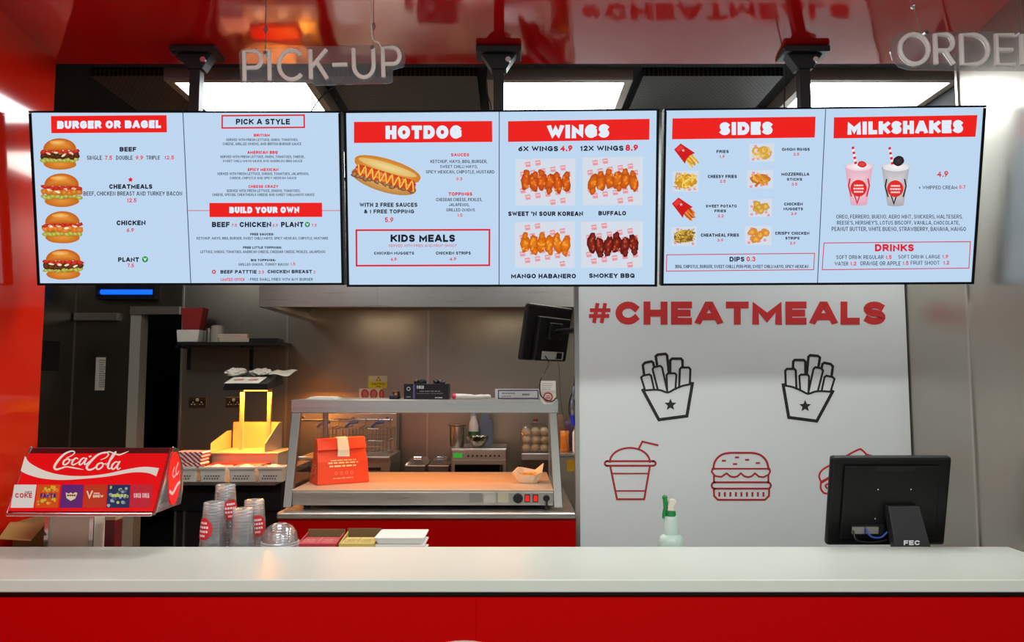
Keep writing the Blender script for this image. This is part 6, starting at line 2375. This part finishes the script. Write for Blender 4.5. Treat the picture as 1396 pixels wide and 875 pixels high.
cup_stack(291, 683, 3.10, 'clear cup nested upside down in the front left stack with the big red logo', 'cups in the front left stack', True, -.55)
cup_stack(306, 661, 3.24, 'clear cup nested upside down in the tallest stack behind the front left one', 'cups in the tallest stack', True, .9)
cup_stack(331, 693, 3.10, 'clear cup nested upside down in the plain front stack beside the dome lids', 'cups in the plain front stack', False, 0)
cup_stack(346, 681, 3.24, 'clear cup nested upside down in the stack behind the plain front stack', 'cups in the rear right stack', True, .6)
lid_me = None
for i in range(15):
    o = thing('dome_lid', 'clear dome lid nested in the stack right of the clear cups', 'lid', (P(382, 730, 3.11).x, 3.11, Zw + .0006 + i * .0098), group='clear dome lids in one stack')
    if lid_me is None:
        b = MB()
        b.m = 1
        b.shell([(.074, 0), (.075, .004), (.070, .007)], (0, 0, 0), 28)
        b.m = 0
        b.shell([(.070, .007), (.068, .018), (.062, .042), (.048, .062), (.026, .073)], (0, 0, 0), 28)
        b.m = 1
        b.shell([(.026, .073), (.012, .076)], (0, 0, 0), 28)
        ch = b.build('lid_dome', [CUP, CUP_RIM], o, world=False, smooth=True)
        lid_me = ch.data
    else:
        ch = bpy.data.objects.new('lid_dome', lid_me)
        COL.objects.link(ch)
        ch.parent = o


def open_carton(pa, pb_, pf_, pbk, y0_, m_, nm, lab, pat):
    x0, x1 = Xa(pa, y0_, 735), Xa(pb_, y0_, 735)
    t_ = thing('sleeve_carton', lab, 'carton', ((x0 + x1) / 2, y0_ + .09, Zw))
    zf, zb_ = Za(pf_, y0_), Za(pbk, y0_ + .17)
    inner = mat('carton_inside_brown', (120, 92, 56), .85)
    m = MB()
    m.hexa([(x0, y0_ - .0, Zw + .0005), (x1, y0_ - .0, Zw + .0005), (x1, y0_ + .005, Zw + .0005), (x0, y0_ + .005, Zw + .0005)], [(x0, y0_, zf), (x1, y0_, zf), (x1, y0_ + .005, zf), (x0, y0_ + .005, zf)])
    m.prism([(y0_ + .005, Zw + .0005), (y0_ + .165, Zw + .0005), (y0_ + .165, zb_ - .012), (y0_ + .005, zf)], 0, x0, x0 + .004)
    m.prism([(y0_ + .005, Zw + .0005), (y0_ + .165, Zw + .0005), (y0_ + .165, zb_ - .012), (y0_ + .005, zf)], 0, x1 - .004, x1)
    m.build('printed_walls', m_, t_)
    MB().box(x0, x1, y0_ + .166, y0_ + .171, Zw + .0005, zb_).build('back_wall', inner, t_)
    # folded-in front flap with printed marks
    m = MB().hexa([(x0 + .002, y0_ + .006, zf - .004), (x1 - .002, y0_ + .006, zf - .004), (x1 - .01, y0_ + .11, zf + .000), (x0 + .01, y0_ + .11, zf + .000)],
                  [(x0 + .002, y0_ + .006, zf), (x1 - .002, y0_ + .006, zf), (x1 - .01, y0_ + .11, zf + .004), (x0 + .01, y0_ + .11, zf + .004)])
    o_ = m.build('folded_flap', m_, t_)
    c_ = Canvas(lambda px, py, l: Vector((x0 + (x1 - x0) * px - t_.location.x, y0_ + .006 + .104 * py - t_.location.y, zf + .004 * py + .0008 * l - t_.location.z)))
    c_.stroke([(.5, .06), (.5, .94)], .012, pat)
    c_.stroke([(.05, .5), (.95, .5)], .03, pat)
    for u_ in (.27, .74):
        c_.ring(u_, .5, .09, .025, pat)
        c_.stroke([(u_ - .12, .2), (u_ + .12, .2)], .05, pat)
    c_.build('flap_print', PRINT, o_)


open_carton(405, 458, 741, 721, 3.12, mat('red_printed_card', (186, 58, 62), .6), 'red', 'open carton with a red printed flap beside the dome lids', (226, 150, 150))
open_carton(462, 510, 741, 720, 3.12, mat('yellow_printed_card', (206, 182, 96), .6), 'yellow', 'open carton with a yellow printed flap beside the red one', (120, 96, 50))
for i in range(5):
    x0, x1 = Xa(509, 3.13, 740), Xa(579, 3.13, 740)
    zz = Zw + .0006 + i * .0305
    o = thing('foam_tray', 'white foam tray in the low stack right of the yellow carton', 'tray', ((x0 + x1) / 2, 3.22, zz), group='white foam trays in one low stack')
    m = MB().hexa([(x0 + .015, 3.145, zz), (x1 - .015, 3.145, zz), (x1 - .015, 3.295, zz), (x0 + .015, 3.295, zz)], [(x0, 3.13, zz + .03), (x1, 3.13, zz + .03), (x1, 3.31, zz + .03), (x0, 3.31, zz + .03)])
    m.build('tray_shell', WHITE_PLASTIC, o, bevel=.006)

# spray bottle
sx, sy = P(915, 730, 3.12).x, 3.12
sb = thing('spray_bottle', 'translucent trigger spray bottle with a green head', 'spray bottle', (sx, sy, Zw))
zz = lambda p_: Za(p_, sy)
SPR = mat('milky_green_plastic', (206, 228, 216), .3)
SPR.node_tree.nodes['Principled BSDF'].inputs['Transmission Weight'].default_value = .25
MB().lathe([(.047, Zw + .0006), (.051, Zw + .01), (.051, zz(739)), (.049, zz(734)), (.042, zz(730.5)), (.0335, zz(728)), (.031, zz(722)), (.027, zz(705)), (.024, zz(703.2)), (0, zz(703))], (sx, sy, 0), 32).build('bottle_body', SPR, sb, smooth=True)
GRN = mat('spray_green', (10, 128, 60), .35)
MB().lathe([(.019, zz(703)), (.020, zz(701)), (.019, zz(696.5)), (0, zz(696.4))], (sx, sy, 0), 20).build('collar', GRN, sb, smooth=True)
MB().prism([(sx - .014, zz(696.2)), (sx + .012, zz(696.2)), (sx + .010, zz(690)), (sx + .024, zz(684)), (sx + .02, zz(681)), (sx + .006, zz(680)), (sx - .006, zz(681)), (sx - .012, zz(688))], 1, sy - .011, sy + .011).build('pump_head', mat('pump_offwhite', (214, 206, 190), .4), sb, bevel=.003)
MB().tube([(sx - .0225, sy, zz(678)), (sx - .021, sy, zz(684)), (sx - .021, sy, zz(692)), (sx - .026, sy, zz(700)), (sx - .029, sy, zz(706.5))], [.0085, .0095, .008, .008, .006], 10).build('trigger', GRN, sb, smooth=True)
MB().sphere((sx - .023, sy, zz(678)), .011, .011, .0105, 12, 8).build('nozzle', GRN, sb, smooth=True)
MB().tube([(sx - .018, sy, zz(686)), (sx - .004, sy, zz(686))], .006, 8).build('nozzle_neck', GRN, sb, smooth=True)

# point of sale screen
pl = (1.49, 3.09, 1.185)
pr = Euler((math.radians(13), 0, math.radians(.6)), 'XYZ')
ps_ = thing('till_screen', 'black point of sale touch screen seen from behind on the staff worktop', 'till screen', pl, pr)
ps_['_base'] = (0, 0, 0)
PB = mat('till_black', (9, 9, 10), .42, 0, .3)
MB().box(-.237, .237, 0, .035, -.185, .182).build('screen_shell', PB, ps_, world=False, bevel=.012)
MB().box(-.19, .19, -.012, -.0005, -.15, .150).build('rear_cover', PB, ps_, world=False, bevel=.008)
MB().box(-.07, .085, -.0135, -.0125, .130, .146).build('top_vent', mat('till_vent', (6, 6, 6), .6), ps_, world=False)
for a, b in ((-.055, .055), (.075, .055), (-.058, -.065)):
    MB().lathe([(.0028, -.0145), (.0028, -.0125)], (a, 0, b), 8, 'y').build('screw', CHROME, ps_, world=False)
MB().box(-.15, -.02, -.0145, -.0125, -.135, -.09).build('port_recess', mat('till_recess', (4, 4, 4), .7), ps_, world=False)
for a, b in ((-.148, -.10), (-.095, -.045)):
    MB().box(a, b, -.022, -.015, -.125, -.098).build('port_block', mat('port_metal', (170, 166, 160), .35, .5), ps_, world=False)
MB().tube(smooth_path([(-.10, -.024, -.10), (-.085, -.045, -.125), (-.05, -.05, -.128), (-.02, -.04, -.11)], 5), .0035, 8).build('blue_cable', mat('blue_cable', (30, 70, 170), .4), ps_, world=False, smooth=True)
MB().tube(smooth_path([(-.145, -.024, -.11), (-.14, -.045, -.14), (-.08, -.05, -.148), (-.02, -.045, -.14)], 5), .0035, 8).build('black_cable', BLACK, ps_, world=False, smooth=True)
# stand (neck and foot), part of the till
Rl = pr.to_matrix()


def loc_of(w_):
    return Rl.transposed() @ (Vector(w_) - Vector(pl))


yn = 2.99 + .03
n0 = [P(1211, 690, 3.055), P(1254, 690, 3.055), P(1270, 748, 3.03), P(1221, 748, 3.03)]
ext = [n0[2] + (n0[2] - n0[1]).normalized() * .12, n0[3] + (n0[3] - n0[0]).normalized() * .12]
front = [n0[0], n0[1], ext[0], ext[1]]
back = [p_ + Vector((0, .045, 0)) for p_ in front]
back[0] += Vector((0, -.0, 0))
m = MB().hexa([loc_of(p_) for p_ in front], [loc_of(p_) for p_ in back])
m.build('stand_neck', mat('till_stand_grey', (40, 40, 42), .45), ps_, world=False, bevel=.004)
fn_ = [Vector((1.42, 3.03, Zw + .0008)), Vector((1.70, 3.03, Zw + .0008)), Vector((1.70, 3.26, Zw + .0008)), Vector((1.42, 3.26, Zw + .0008))]
MB().hexa([loc_of(p_) for p_ in fn_], [loc_of(p_ + Vector((0, 0, .03))) for p_ in fn_]).build('stand_foot', PB, ps_, world=False, bevel=.006)
# lettering on the neck
e1 = (n0[1] - n0[0]).normalized()
dn = (n0[3] - n0[0]).normalized()
nn = e1.cross(dn).normalized()
if nn.y > 0:
    nn = -nn


def neck_fn(px, py, l):
    d_ = ray(px, py)
    o0 = Vector((0, 0, EYE))
    t_ = (n0[0] - o0).dot(nn) / d_.dot(nn)
    return loc_of(o0 + d_ * t_ + nn * (.0006 * l))


c = Canvas(neck_fn)
c.text('FEC', 1232, 736.5, 1254, 743, .26, (226, 226, 226))
c.build('brand_lettering', PRINT, ps_, 'white lettering')
